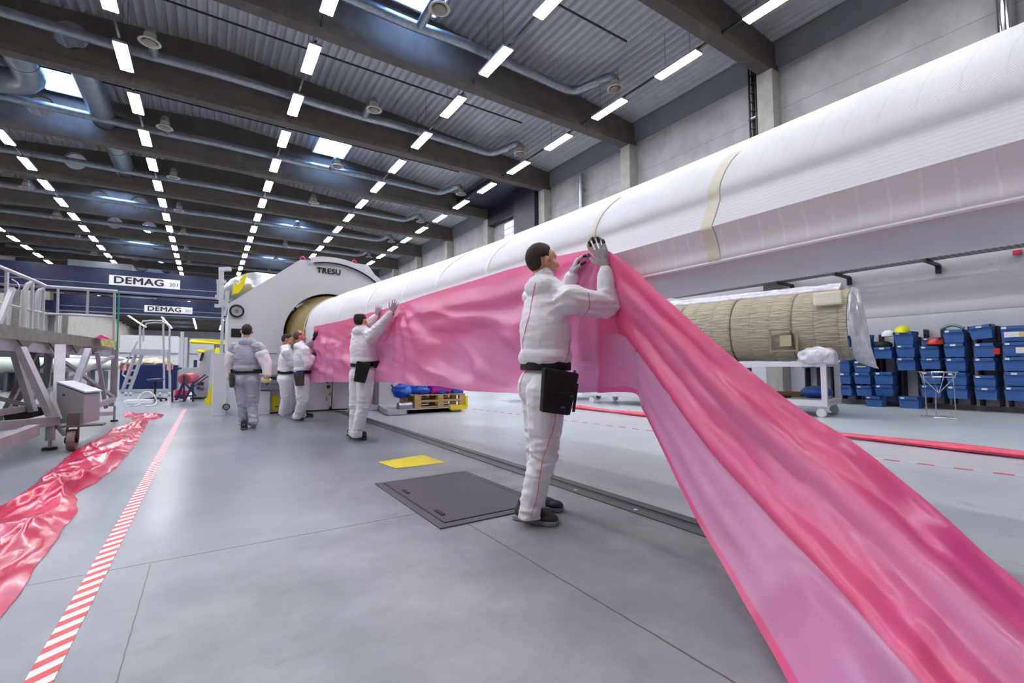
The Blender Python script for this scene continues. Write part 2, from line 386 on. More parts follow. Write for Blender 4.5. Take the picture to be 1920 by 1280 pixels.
for ri, lx in enumerate(ROWX):
    hw = roof_z(lx)+.06-LZ; first = far_first = True
    lp = lamp_proto(lx)
    fm = MB().box((0, 0, .045), (.3, 1.52, .07)).box((0, .45, hw/2), (.012, .012, hw)); fm.cur = 1; fm.box((0, 0, 0), (.27, 1.49, .022))
    far = fm.build('tube_lamp', [hous, lampm])
    for k in range(-3, 43):
        ly = 8.85+2.95*k
        if ly < 56:
            o = lp if first else copy_tree(lp); first = False
            o.location = (lx, ly, LZ); cn = k+3
            names = ['farthest back behind the camera', 'right above the camera']+[q+' one ahead of the camera' for q in ORD+['thirteenth', 'fourteenth', 'fifteenth', 'sixteenth', 'seventeenth', 'eighteenth', 'nineteenth', 'twentieth']]
            o['label'] = 'tube lamp in the %s, %s' % (ROWN[ri], names[cn]); o['group'] = 'tube lamps in rows under the roof'
        else:
            o = far if far_first else far.copy()
            if not far_first: COL.objects.link(o)
            far_first = False; o.location = (lx, ly, LZ)
            tag(o, 'tiny tube lamp in the %s, %s beyond the first crane' % (ROWN[ri], (ORD+['thirteenth', 'fourteenth', 'fifteenth', 'sixteenth', 'seventeenth', 'eighteenth', 'nineteenth', 'twentieth']+['twenty-'+q for q in ORD[:9]])[k-16]), 'ceiling lamp', 'distant tube lamps beyond the crane')
# conduits between the lamps: one light track above each row
for ri, lx in enumerate(ROWX):
    tr = MB().rect((lx-.03, -6, LZ+.1), (lx+.03, 62, LZ+.15)).build('lamp_track', wirem)
    tag(tr, 'thin dark track linking the tube lamps of the '+ROWN[ri], 'lamp track', 'lamp tracks')
# ventilation ducts with round air diffusers
difm = mat('cream_enamel', 'b9b2a6', .5); difd = mat('diffuser_core', '8a7f74', .7)
def elbow(p0, p1, p2, n=6):
    a, b, c_ = Vector(p0), Vector(p1), Vector(p2); return [a*(1-t)**2+b*2*t*(1-t)+c_*t*t for t in [i/n for i in range(n+1)]]
DX = [-8.4, -1.7, 5.0]
def bayname(k): return ORD[k]+' roof bay'
for k in range(0, 9):
    yb = BEAMS[1]+5.9*k; yd = yb-.62; zr = 11.12
    t = thing('ventilation_duct', (0, yd, zr), 'grey sheet metal air duct running across the '+bayname(k), 'duct', 'ventilation ducts across the roof bays')
    pts = [(-14, yd, zr), (DX[0]-.9, yd, zr)]
    for dx in DX: pts += [(dx-.8, yd, zr), (dx-.1, yd, zr), (dx+.9, yd-.12, zr-.02), (dx+1.6, yd-.12, zr)]
    pts += elbow((10.5, yd, zr), (11.1, yd, zr), (11.15, yd-.5, zr)); pts += [(11.35, yd-1.0, zr)]
    mb = MB(); mb.tube(pts, .155 if k < 5 else .17, 12); mb.build('duct_pipe', galv, t, smooth=True)
    for dx in DX:
        mb = MB(); mb.tube([(dx, yd, zr), (dx, yd-1.0, zr+.05)]+elbow((dx, yd-1.1, zr+.06), (dx, yd-1.45, zr+.1), (dx, yd-1.46, zr-.15)), .13, 12)
        mb.build('duct_branch', galv, t, smooth=True)
    mb = MB(); mb.tube(elbow((11.3, yd-.95, zr), (11.66, yd-1.46, zr+.2), (11.66, yd-1.46, zr-.15)), .15, 12); mb.build('duct_branch', galv, t, smooth=True)
    for q, dx in enumerate(DX+[11.66]):
        d = thing('air_diffuser', (dx, yd-1.46, zr-.35), 'round cream air diffuser %s in the %s' % (['nearest the left wall', 'left of centre', 'right of centre', 'nearest the right wall'][q], bayname(k)), 'air diffuser', 'round air diffusers under the ducts', world=False)
        MB().lathe((0, 0, 0), [(.13, .22), (.15, .2), (.16, .05), (.27, -.02), (.29, -.05), (.24, -.06), (.2, -.02), (.2, 0)], 24).build('diffuser_ring', difm, d, smooth=True)
        MB().lathe((0, 0, 0), [(.001, -.1), (.12, -.1), (.17, -.06), (.17, .0), (.1, .06), (.001, .06)], 20).build('diffuser_core', difd, d, smooth=True)
# large insulated ducts threaded through the beam holes
bigd = mat('big_duct_sheet', '868c95', .38, metal=.6, noise_s=2, noise_a=.2)
def bigduct(pts, r, label, bands):
    t = thing('main_duct', pts[0], label, 'duct')
    MB().tube(pts, r, 28).build('duct_pipe', bigd, t, smooth=True)
    for a, b in bands: MB().tube([a, b], r+.015, 28).build('duct_band', galv, t, smooth=True)
bigduct([(-3.85, 20.6, 11.42), (-3.85, 31.4, 11.42)], .41, 'large round duct passing through the beam holes left of centre', [((-3.85, 24.3, 11.42), (-3.85, 24.4, 11.42)), ((-3.85, 28, 11.42), (-3.85, 28.1, 11.42))])
bigduct([(-5.5, 19.7, 11.48), (-5.5, 21.6, 11.46)]+elbow((-5.5, 22.2, 11.45), (-5.5, 23.5, 11.42), (-6.7, 23.6, 11.4))+[(-7.8, 23.6, 11.4)], .45, 'very large curved duct under the roof at the top left corner', [((-5.5, 21.7, 11.46), (-5.5, 21.8, 11.46)), ((-7.0, 23.6, 11.4), (-7.1, 23.6, 11.4))])
# thin sprinkler pipes and hangers on the roof sheets
for k in range(0, 7):
    yb = BEAMS[1]+5.9*k-3.35
    tag(MB().rect((-13, yb, 11.35), (10.9, yb+.035, 11.4)).build('strut_channel', wirem), 'thin dark strut channel under the roof sheets of the '+bayname(k), 'strut', 'strut channels under the roof') 
# overhead travelling cranes
crm = mat('crane_blue', '0a1748', .45, noise_s=.5, noise_a=.3); crl = mat('crane_rail_grey', '8d93a5', .5); signw = mat('sign_white', 'e6e8ea', .5); signk = mat('sign_black', '14151a', .5)
def crane(Y, label, sx0, sx1, sz0, sz1, lab2):
    t = thing('bridge_crane', (0, Y, 7.4), label, 'crane')
    zt = 9.25
    MB().rect((-14.2, Y, 7.45), (14.2, Y+.9, zt)).build('bridge_girder', crm, t, bevel=.02)
    MB().rect((-14.2, Y-.12, 7.38), (14.2, Y+1.0, 7.45)).rect((-14.2, Y-.02, 7.95), (14.2, Y-.005, 8.0)).build('girder_flange', crl, t)
    MB().rect((-14.2, Y+2.6, 7.45), (14.2, Y+3.4, zt-.1)).build('bridge_girder', crm, t)
    for s in (-1, 1): MB().rect((min(s*13.9, s*14.56), Y-1.4, 7.3), (max(s*13.9, s*14.56), Y+5.0, 8.3)).build('end_carriage', crm, t)
    MB().rect((-9.5, Y-.05, 9.25), (-5.5, Y+3.2, 9.75)).build('hoist_trolley', mat('trolley_grey', '6f7480', .5), t)
    MB().rect((sx0, Y-.03, sz0), (sx1, Y, sz1)).build('name_sign', signw, t)
    h = sz1-sz0; wd = sx1-sx0
    o = text_obj('sign_lettering', 'DEMAG', h*.98, signk, (sx0+wd*.41, Y-.04, sz0+h*.5), t, bold=.04*h, xs=wd*.74/(h*.98*3.75))
    text_obj('sign_lettering', '201', h*.52, signk, (sx0+wd*.91, Y-.04, sz0+h*.42), t, xs=1.0)
a, b = py(205, 515.5, 50), py(205, 533, 50); c1_, c2_ = py(338, 525, 50), py(338, 543, 50)
crane(50, 'near dark blue bridge crane with a white lettered sign', a.x, c1_.x, (b.z+c2_.z)/2, (a.z+c1_.z)/2, '')
a, b = py(271, 571.5, 69.4), py(271, 583.5, 69.4); c1_, c2_ = py(361, 577, 69.4), py(361, 589.5, 69.4)
crane(69.4, 'far dark blue bridge crane hanging behind the first one', a.x, c1_.x, (b.z+c2_.z)/2, (a.z+c1_.z)/2, '')
# ================================================================ the big white blade body
SEC = [(3.9,1.75),(3.4,1.66),(2.375,1.598),(2.345,1.622),(2.345,1.69),(2.315,1.775),(2.305,1.80),(2.405,1.975),(2.42,2.07),(2.56,2.25),(2.85,2.46),(3.1,2.60),(3.4,2.63),(3.8,2.5),(4.1,2.25),(4.12,1.95)]
ANG = [-50,-88,-118,-128,-142,-160,-168,-185,-204,-222,-243,-262,-280,-310,-340,-365]
RC = (2.52, 1.80, .80)
TY = [(13.9,0),(10.75,0),(9.5,.12),(8.3,.32),(7,.55),(5.8,.75),(4.6,.88),(3.4,.96),(2.2,1),(0,1),(-4,1)]
def tblend(y):
    for (y0, t0), (y1, t1) in zip(TY, TY[1:]):
        if y <= y0 and y >= y1: return t0+(t1-t0)*(y0-y)/(y0-y1)
    return 1
def section(y):
    t = tblend(y); out = []
    for (x, z), a in zip(SEC, ANG):
        a = math.radians(a); cx = RC[0]+RC[2]*math.cos(a); cz = RC[1]+RC[2]*math.sin(a)
        out.append((cx*(1-t)+x*t, cz*(1-t)+z*t))
    return out
def smooth_sec(pts, sharp=(2, 5, 6, 7), n=4):
    N = len(pts); res = []
    for i in range(N):
        p0, p1, p2, p3 = (Vector(pts[(i+k-1) % N]) for k in range(4))
        t1 = Vector((0, 0)) if i in sharp else (p2-p0)*.5; t2 = Vector((0, 0)) if (i+1) % N in sharp else (p3-p1)*.5
        if i in sharp: t1 = (p2-p1)*.8
        if (i+1) % N in sharp: t2 = (p2-p1)*.8
        for k in range(n):
            t = k/n; h = (2*t**3-3*t*t+1)*p1+(t**3-2*t*t+t)*t1+(-2*t**3+3*t*t)*p2+(t**3-t*t)*t2
            res.append(h)
    return res
def blade_x(y, z=1.87):
    s = section(y); best = 9
    for (a, b), (c_, d) in zip(s[4:9], s[5:10]):
        lo, hi = sorted((b, d))
        if lo-.001 <= z <= hi+.001: best = min(best, a+(c_-a)*((z-b)/(d-b) if abs(d-b) > 1e-6 else 0))
    return best if best < 9 else min(p[0] for p in s)
g = NT('blade_fabric', .45); c = g.coord(); x, y, z = g.xyz(c)
uv = g.n('ShaderNodeUVMap'); uv.uv_map = 'UVMap'; U, V, _ = g.xyz(uv.outputs[0])
col = g.mix(g.ramp(g.noise(c, 1.2, 4, .5, (1, .3, 1)), .3, .7), lin('dcdce3'), lin('e6e6ec'))
def band(lo, hi): return g.math('MULTIPLY', g.math('GREATER_THAN', V, lo), g.math('LESS_THAN', V, hi))
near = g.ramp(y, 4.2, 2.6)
flat = band(6.1, 7.1)
fr = g.math('FRACT', g.math('ADD', g.math('MULTIPLY', V, 8.0), g.math('MULTIPLY', y, .22)))
ln = g.math('MULTIPLY', g.math('LESS_THAN', fr, .09), g.math('MULTIPLY', flat, near))
col = g.mix(g.math('MULTIPLY', ln, .5), col, lin('b3afb9'))
bounce_zone = band(3.0, 5.9)
col = g.mix(g.math('MULTIPLY', g.math('LESS_THAN', V, 3.0), near), col, lin('f3edf5'))  # underside painted paler, standing in for light bounced up from below
col = g.mix(g.math('MULTIPLY', bounce_zone, g.math('MULTIPLY', near, .75)), col, lin('ebe2e9'))  # pink light bounced off the film, put into the base colour
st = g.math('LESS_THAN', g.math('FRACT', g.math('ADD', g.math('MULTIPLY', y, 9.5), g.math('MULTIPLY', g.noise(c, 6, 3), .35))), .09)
col = g.mix(g.math('MULTIPLY', g.math('MULTIPLY', st, bounce_zone), g.math('MULTIPLY', near, .6)), col, lin('f3eef3'))
st2 = g.math('LESS_THAN', g.math('FRACT', g.math('ADD', g.math('MULTIPLY', y, 7.5), g.math('MULTIPLY', g.noise(c, 5, 3), .3))), .05)
upz = band(8.2, 12.0)
col = g.mix(g.math('MULTIPLY', g.math('MULTIPLY', st2, upz), g.math('MULTIPLY', near, .22)), col, lin('b8b8be'))
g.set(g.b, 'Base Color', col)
wv = g.n('ShaderNodeTexWave', bands_direction='DIAGONAL'); wv.inputs['Scale'].default_value = 28; wv.inputs['Distortion'].default_value = 3; g.set(wv, 'Vector', c)
hgt = g.math('ADD', g.math('MULTIPLY', wv.outputs[0], g.math('MULTIPLY', upz, near)), g.math('MULTIPLY', g.noise(c, 30, 4), .8))
hgt = g.math('ADD', hgt, g.math('MULTIPLY', st, g.math('MULTIPLY', bounce_zone, 1.5)))
g.bump(hgt, .25, .004); g.b.inputs['Specular IOR Level'].default_value = .35
bm_ = MATS['blade_fabric']
ys = [10.72, 10.5, 10, 9.5, 9, 8.4, 7.8, 7.2, 6.6, 6, 5.4, 4.8, 4.2, 3.6, 3.2, 2.8, 2.4, 2, 1.6, 1.2, .8, .4, 0, -.6, -1.4, -2.5, -4]
rows = []
for yy in ys:
    s = smooth_sec(section(yy)); s.append(s[0]); rows.append([(p.x, yy, p.y) for p in s])
blade = thing('turbine_blade', (3, 3, 1.0), 'huge white fabric covered blade body running out of the machine across the hall', 'turbine blade')
me = bpy.data.meshes.new('blade_skin'); mb = MB(); mb.grid(rows); me.from_pydata(mb.v, [], mb.f)
uvl = me.uv_layers.new(name='UVMap'); m_ = len(rows[0])
for poly in me.polygons:
    for li in poly.loop_indices:
        vi = me.loops[li].vertex_index; uvl.data[li].uv = (me.vertices[vi].co.y, (vi % m_)/4.0)
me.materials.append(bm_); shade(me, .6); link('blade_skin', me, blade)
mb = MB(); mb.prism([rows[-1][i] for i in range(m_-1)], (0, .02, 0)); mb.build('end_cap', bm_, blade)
# raised white ridge line and masking tape strips
def on_blade(y, v, off=.004):
    s = smooth_sec(section(y)); i = v*4; k = int(i) % len(s); f = i-int(i); p = s[k].lerp(s[(k+1) % len(s)], f)
    q = s[(k+1) % len(s)]-s[k-1]; n = Vector((-q.y, q.x)).normalized()*-1
    cc = Vector((3.1, 2.1)) if y < 6 else Vector((2.52, 1.8))
    if n.dot(p-cc) < 0: n = -n
    p = p+n*off; return Vector((p.x, y, p.y))
MB().tube([on_blade(yy, 2.6, .0) for yy in (4.6, 3.8, 3, 2.4, 1.8, 1.2, .6, 0, -1, -2)], .012, 8).build('sewn_ridge', mat('ridge_cord', 'eeeaf0', .5), blade, smooth=True)
tape = mat('masking_tape', 'e3dccb', .6, noise_s=20, noise_a=.06)
tapew = mat('white_tape', 'f3f2ee', .5)
def strip(y, v0, v1, wdt, m, lean=0.0, nm='masking_tape'):
    P = []; n = 26
    for i in range(n+1):
        v = v0+(v1-v0)*i/n; P.append([on_blade(y+lean*(i/n)-wdt/2, v, .004), on_blade(y+lean*(i/n)+wdt/2, v, .004)])
    MB().grid(P).build(nm, m, blade, smooth=True)
def ypix(u, v): d = ray(u, v); return d.y/d.x
strip(ypix(1352, 350)*2.42, 2.2, 9.4, .075, tape, .05)
MB().box((2.45, ypix(1372, 470)*2.42, 1.69), (.03, .07, .10)).build('tape_patch', tape, blade, bevel=.01)
for yy, v0, v1, wd in ((2.52, 6.2, 9.6, .055), (4.05, 7.0, 10.2, .06), (5.15, 7.2, 10.5, .05), (6.1, 7.2, 10.5, .045), (7.3, 6.8, 10.2, .045), (8.5, 6.2, 9.6, .045), (9.5, 6.4, 9.6, .04)):
    strip(yy, v0, v1, wd, tapew if yy > 3 else tape, .06)
# ================================================================ pink film
g = NT('pink_film', .27); nt = g
at = g.n('ShaderNodeAttribute'); at.attribute_name = 'layers'; lay = at.outputs['Fac']
c = g.coord()
tone = g.noise(c, 1.7, 3, .5)
c1 = g.mix(g.ramp(tone, .35, .65), lin('f3a2d2'), lin('efb0dc'))
c2 = g.mix(g.ramp(tone, .35, .65), lin('ff6c9b'), lin('ff6fae'))
colp = g.mix(lay, c1, c2)
colp = g.mix(g.ramp(lay, 1.0, 2.0), colp, lin('e8409f'))
g.set(g.b, 'Base Color', colp); g.b.inputs['Specular IOR Level'].default_value = .55
g.b.inputs['Coat Weight'].default_value = .15; g.b.inputs['Coat Roughness'].default_value = .2
bp = g.bump(g.math('ADD', g.noise(c, 7, 6, .6, (1, 1, 1)), g.math('MULTIPLY', g.noise(c, 2.5, 2), 1.5)), .10, .03)
tr = g.n('ShaderNodeBsdfTranslucent'); g.set(tr, 0, colp); g.L.new(bp.outputs[0], tr.inputs['Normal'])
mx = g.n('ShaderNodeMixShader'); g.set(mx, 0, .3); g.L.new(g.b.outputs[0], mx.inputs[1]); g.L.new(tr.outputs[0], mx.inputs[2])
tp = g.n('ShaderNodeBsdfTransparent'); tp.inputs[0].default_value = lin('f08fbd')
mx2 = g.n('ShaderNodeMixShader'); g.set(mx2, 0, g.ramp(lay, 0, 1, .14, .04)); g.L.new(mx.outputs[0], mx2.inputs[1]); g.L.new(tp.outputs[0], mx2.inputs[2])
g.L.new(mx2.outputs[0], g.N['Material Output'].inputs[0])
film = MATS['pink_film']
def film_mesh(name, P, L, parent=None, **k):
    mb = MB().grid(P); me = bpy.data.meshes.new(name); me.from_pydata(mb.v, [], mb.f)
    a = me.attributes.new('layers', 'FLOAT', 'POINT'); a.data.foreach_set('value', [float(q) for r in L for q in r])
    me.materials.append(film); shade(me, 2.5); return link(name, me, parent, **k)
def fbm(x, y, z=0): return noise.noise(Vector((x, y, z)))+.5*noise.noise(Vector((2.1*x, 2.1*y, z+7)))+.25*noise.noise(Vector((4.3*x, 4.3*y, z+3)))
def ridge(x, y, z=0): return 1-abs(noise.noise(Vector((x, y, z))))*2
# hanging part, then the part pulled out towards the viewer: one continuous sheet
def rowp(T, B, n=56): return [Vector(T).lerp(Vector(B), j/(n-1)) for j in range(n)]
sta = []
hang = [(590,612,9.9,718),(640,602,None,717),(700,585,None,715),(720,580,None,716),(745,572,None,718),(800,553,None,723),(850,538,None,727),(900,523,None,733),(950,507,None,738),(1000,494,None,738),(1050,480,None,737),(1100,470,None,737),(1128,468,None,737)]
def lerp_list(L, u, j):
    for a, b in zip(L, L[1:]):
        if a[0] <= u <= b[0]: return a[j]+(b[j]-a[j])*(u-a[0])/(b[0]-a[0])
    return L[-1][j]
nH = 170
for i in range(nH):
    u = 590+(1128-590)*i/(nH-1)
    vt = lerp_list(hang, u, 1); vb = lerp_list(hang, u, 3)
    x = 2.2
    for _ in range(6):
        p = px(u, vt, x); x = min(q_[0] for q_ in section(p.y))-.022
    T = px(u, vt, x); d = ray(u, vb); B = CAM+d*((T.y-(.12 if u > 640 else 0)*0)/d.y)
    B = Vector((T.x-.06, T.y, CAMH+(ray(u, vb).z/ray(u, vb).x)*(T.x-.06)))
    sta.append((T, B, 0))
pull = [((1142,469,3.10),(1190,737,3.02)),((1185,500,2.97),(1206,770,2.85)),((1250,560,2.75),(1238,835,2.6)),((1320,622,2.52),(1272,905,2.4)),((1400,690,2.3),(1312,985,2.18)),((1500,766,2.08),(1362,1070,1.95)),((1600,830,1.88),(1412,1160,1.72)),((1715,925,1.68),(1455,1235,1.48)),((1830,1025,1.48),(1500,1320,1.28)),((1935,1118,1.33),(1560,1420,1.12)),((2080,1240,1.17),(1660,1560,.98)),((2260,1400,1.0),(1800,1760,.84))]
pp = [(pd(*a), pd(*b)) for a, b in pull]
T0, B0 = sta[-1][0], sta[-1][1]
allp = [(T0, B0)]+pp; nB = 150
def cat(pts, t):
    n = len(pts)-1; i = min(int(t*n), n-1); f = t*n-i; p = [pts[max(i-1, 0)], pts[i], pts[i+1], pts[min(i+2, n)]]
    return .5*((2*p[1])+(p[2]-p[0])*f+(2*p[0]-5*p[1]+4*p[2]-p[3])*f*f+(3*p[1]-p[0]-3*p[2]+p[3])*f**3)
for i in range(1, nB+1):
    t = i/nB; sta.append((cat([a for a, b in allp], t), cat([b for a, b in allp], t), t))
P = []; L = []; NJ = 120
for i, (T, B, t) in enumerate(sta):
    row = []; lr = []
    nxt = sta[min(i+1, len(sta)-1)]; prv = sta[max(i-1, 0)]
    along = (nxt[0]+nxt[1]-prv[0]-prv[1]).normalized(); 
    nrm = (B-T).cross(along).normalized()
    if nrm.dot(CAM-T) < 0: nrm = -nrm
    s = i*.055
    for j in range(NJ):
        f = j/(NJ-1); p = T.lerp(B, f)
        if t == 0:
            hy = p.y
            near = math.exp(-((hy-2.3)/1.0)**2)
            dw = .045*fbm(hy*.55+f*1.5, f*2.2+hy*.25, 1)*min(1, f*5)+.030*ridge(hy*1.1+f*2.2, f*2.6-hy*.5, 4)*min(1, f*5)
            dh = math.hypot((hy-5.9)*1.0, f*1.1); an = math.atan2(f*1.1, hy-5.9)
            dw += .03*math.sin(an*13+1)*math.exp(-dh/1.0)*min(1, f*6)
            an = math.atan2(f*1.0, hy-2.35); dh = math.hypot(hy-2.35, f)
            dw += .034*math.sin(an*15)*math.exp(-dh/1.5)*min(1, f*6)
            dw += .022*math.sin(f*24+hy*.9+2*fbm(hy*.5, f, 3))*math.exp(-((f-.22)/.2)**2)*math.exp(-((hy-3.6)/1.6)**2)
            dw += .016*math.sin((hy*2.1+f*3.2)*3+2*fbm(hy*.6, f*.8, 6))*math.exp(-((f-.65)/.3)**2)*math.exp(-((hy-4.2)/1.6)**2)
            if hy > 7.5: dw += .02*math.sin(hy*14+2*fbm(hy*2, f))*min(1, f*2)*min(1, (hy-7.5))
            dw = dw*min(1, f*3) if dw > 0 else dw*.4*min(1, f*3)
            p = p+nrm*(dw+.012)+Vector((0, 0, -.006*math.sin(hy*5)*f))
            l = .35+.5*(1-f)+.25*fbm(hy*.7, f*2, 9)
            if f < .03: l = .9
            if hy < 2.75 and f > .1: l = l*.5
        else:
            e = t
            amp = .012+.03*e; k = min(1, e*6)
            fold = math.sin(2*PI*(1.9*f-.25*e)+.6)*.5+.55*math.sin(2*PI*(3.6*f+.3*e)+1.3)*.6+.28*math.sin(2*PI*(6.5*f-.5*e))
            dw = amp*fold*k*min(1, 6*f, 6*(1-f))+.012*fbm(f*4+e, e*7, 3)+.008*ridge(f*5-e*3, e*9, 5)
            fl = .60-.02*e
            p = p+nrm*(dw*(1 if f < fl else .35))
            l = 0.08+.12*fbm(f*3, e*4, 21)
            if f < fl:
                l = float(np.interp(f, [0, .04, .10, .18, .27, .36, .46, .60], [1.0, .9+.8*e, .8+.9*e, .7+.5*e, .35, .55, .9, 1.0]))+.18*fbm(f*7, e*3, 2)
            if f > .965: l = 1.0
            if e < .10: l = l*(e/.1)+.9*(1-e/.1)
            l = max(0, min(2, l))
        row.append(p); lr.append(l)
    P.append(row); L.append(lr)
sheet = film_mesh('plastic_film', P, L, label='long pink plastic film hung from the blade and pulled out past the viewer', cat='plastic film')
# folded-over second layer on the pulled part
fi = [i for i, q in enumerate(sta) if q[2] > .06]
P2 = []; L2 = []
for i in fi:
    T, B, t = sta[i]; row = []; lr = []
    fl = .60-.02*t; n = 40
    nxt = P[min(i+1, len(P)-1)]; prv = P[i-1]
    for j in range(n):
        f = fl*(1-j/(n-1)); q = f*(NJ-1); a = int(q); b = min(a+1, NJ-1)
        base = P[i][a].lerp(P[i][b], q-a); nr = (P[i][b]-P[i][a] if b > a else P[i][a]-P[i][a-1]).cross(nxt[a]-prv[a]).normalized()
        if nr.dot(CAM-base) < 0: nr = -nr
        lift = (.006+.012*math.sin(PI*(f/fl))**.5*(1+.7*fbm(f*5, t*5, 11)))*min(1, (t-.06)*12)+.002
        row.append(base+nr*lift); lr.append(L[i][a])
    P2.append(row); L2.append(lr)
film_mesh('folded_layer', P2, L2, sheet)
# film lying on the left of the floor
ctl = [(13.3,-1.52,-1.1),(12.9,-1.45,-.76),(12.3,-1.25,-.76),(11.6,-1.2,-.92),(10.9,-1.25,-.9),(9.5,-1.30,-.83),(8.0,-1.36,-.77),(6.6,-1.30,-.76),(5.7,-1.25,-.8),(5.25,-1.16,-.88),(4.9,-1.3,-.80),(4.3,-1.45,-.74),(3.6,-1.6,-.72),(2.8,-1.75,-.68),(1.9,-1.9,-.64),(1.0,-2,-.6)]
P = []; L = []; ny = 300; nx_ = 46
for i in range(ny):
    yy = 13.3-(12.3)*i/(ny-1)
    for a, b in zip(ctl, ctl[1:]):
        if b[0] <= yy <= a[0]:
            t = (a[0]-yy)/(a[0]-b[0]); t = t*t*(3-2*t); xl = a[1]+(b[1]-a[1])*t; xr = a[2]+(b[2]-a[2])*t
    xl += .02*fbm(yy*2, 5); xr += .02*fbm(yy*2.3, 9)
    row = []; lr = []
    for j in range(nx_):
        f = j/(nx_-1); x = xl+(xr-xl)*f; ed = min(1, f*5, (1-f)*5)
        h = .012+.028*max(0, ridge((x-.22*yy)*3.2, yy*.35, 2))**2+.012*max(0, ridge((x+.3*yy)*6, yy*.9+x*2, 6))**2+.018*max(0, fbm(x*3, yy*1.2, 8))+.004*ridge((x-.5*yy)*9, yy*1.5, 3)
        h += .10*math.exp(-((yy-5.2)/.22)**2)*math.sin(PI*f)+.05*math.exp(-((yy-12.4)/.3)**2)*math.sin(PI*f)
        h += .07*max(0, ridge((x-.35*yy)*1.2, yy*.25, 12))**4
        row.append((x, yy, .004+h*ed)); lr.append(1.0+.5*fbm(x*2.5+yy, yy*1.2, 15)+.4*math.exp(-((yy-5.6)/.4)**2))
    P.append(row); L.append(lr)
g = NT('pink_film_gloss', .22); at = g.n('ShaderNodeAttribute'); at.attribute_name = 'layers'; c = g.coord()
colp = g.mix(g.ramp(at.outputs['Fac'], .6, 1.6), lin('e21a55'), lin('b80846'))
g.set(g.b, 'Base Color', colp); g.b.inputs['Specular IOR Level'].default_value = .35; g.b.inputs['Coat Weight'].default_value = .12; g.b.inputs['Coat Roughness'].default_value = .08
bp = g.bump(g.math('ADD', g.math('MULTIPLY', g.noise(c, 7, 4, .5), .5), g.math('MULTIPLY', g.noise(c, 2.6, 3), 1.4)), .22, .03)
tr = g.n('ShaderNodeBsdfTranslucent'); g.set(tr, 0, colp); mx = g.n('ShaderNodeMixShader'); g.set(mx, 0, .05)
g.L.new(g.b.outputs[0], mx.inputs[1]); g.L.new(tr.outputs[0], mx.inputs[2]); g.L.new(mx.outputs[0], g.N['Material Output'].inputs[0])
fo = film_mesh('plastic_film', P, L, label='crumpled glossy pink film lying on the floor left of the striped tape', cat='plastic film'); fo.data.materials[0] = MATS['pink_film_gloss']
# thin roll of film on the right part of the floor
pts = [(7.62+.03*math.sin(i*1.3), 9.3-.62*i, .045+.005*math.sin(i*2.1)) for i in range(17)]
mb = MB().tube(pts, [.042+.01*math.sin(i*1.7) for i in range(17)], 10); mb.v = [(p[0]+(p[0]-7.62)*.7, p[1], max(.003, p[2])) for p in mb.v]
tag(mb.build('film_roll', MATS['pink_film_gloss'] if False else mat('pink_roll_film', 'f0506f', .3, noise_s=6, noise_a=.3), smooth=True), 'long thin rolled-up pink film lying across the right side of the floor', 'film roll')
# ================================================================ floor fittings
def stripes(name, ca, cb, per, slope, duty=.5):
    g = NT(name, .45); c = g.coord(); x, y, z = g.xyz(c)
    f = g.math('FRACT', g.math('MULTIPLY', g.math('ADD', y, g.math('MULTIPLY', x, slope)), 1/per))
    dirt = g.math('MULTIPLY', g.ramp(g.noise(c, 7, 6, .7), .5, .75), .25)
    g.set(g.b, 'Base Color', g.mix(dirt, g.mix(g.math('LESS_THAN', f, duty), lin(ca), lin(cb)), lin('b9b3b8'))); return g.m
t1 = stripes('red_white_tape', 'e4e3e8', 'd8383c', .105, -.75)
tag(MB().rect((-.475, .6, .0005), (-.395, 14.4, .003)).build('floor_tape', t1), 'red and white striped tape stuck along the floor beside the pink film', 'floor tape')
t2 = stripes('red_white_far_tape', 'dfdbe0', 'd8606a', .28, 0)
a0, a1 = Vector((5.55, 10.2, 0)), Vector((6.42, .6, 0))
mb = MB().bar(a0+Vector((0, 0, .003)), a1+Vector((0, 0, .003)), .05, .004); tag(mb.build('floor_tape', t2), 'thin striped tape on the floor in front of the rolled pink film', 'floor tape')
dark = mat('rail_steel', '55565d', .4, metal=.3, noise_s=3, noise_a=.25)
rl = MB().rect((2.55, -1, .0), (2.64, 11.6, .006)).rect((2.70, -1, .0), (2.79, 11.6, .006)).build('floor_rail', dark); tag(rl, 'dark steel rail set into the floor under the blade', 'rail')
MB().rect((2.64, -1, .0), (2.70, 11.6, .002)).build('rail_groove', mat('rail_groove', '121216', .4), rl)
mb = MB()
for yy in (2.35, 3.0, 5.2, 8.1): MB().rect((2.585, yy, .006), (2.62, yy+.025, .0075)).build('rail_mark', mat('paint_white', 'd5d5da', .6), rl)
yl = MB().add([(1.59, 5.1, .003), (1.64, 4.68, .003), (2.19, 4.66, .003), (2.16, 5.22, .003)], [(0, 1, 2, 3)])
tag(yl.build('yellow_sheet', mat('yellow_sheet', 'f2dc3c', .6, noise_s=9, noise_a=.1)), 'plain yellow sheet on the floor beyond the chequered hatch', 'sheet')
g = NT('checker_plate', .38); c = g.coord(); x, y, z = g.xyz(c)
cx = g.math('SINE', g.math('MULTIPLY', g.math('ADD', x, y), 130)); cy_ = g.math('SINE', g.math('MULTIPLY', g.math('SUBTRACT', x, y), 130))
k1 = g.math('GREATER_THAN', g.math('MULTIPLY', cx, cy_), .18)
g.set(g.b, 'Base Color', g.mix(k1, lin('4c484e'), lin('77747a'))); g.b.inputs['Metallic'].default_value = .4; g.bump(k1, .5, .004)
h = MB().rect((1.34, 2.86, .001), (2.10, 4.1, .012)).build('floor_hatch', MATS['checker_plate']); tag(h, 'dark chequered steel hatch in the floor beside the nearest worker', 'floor hatch')
frm = mat('hatch_frame_steel', '5d5a60', .45, metal=.3)
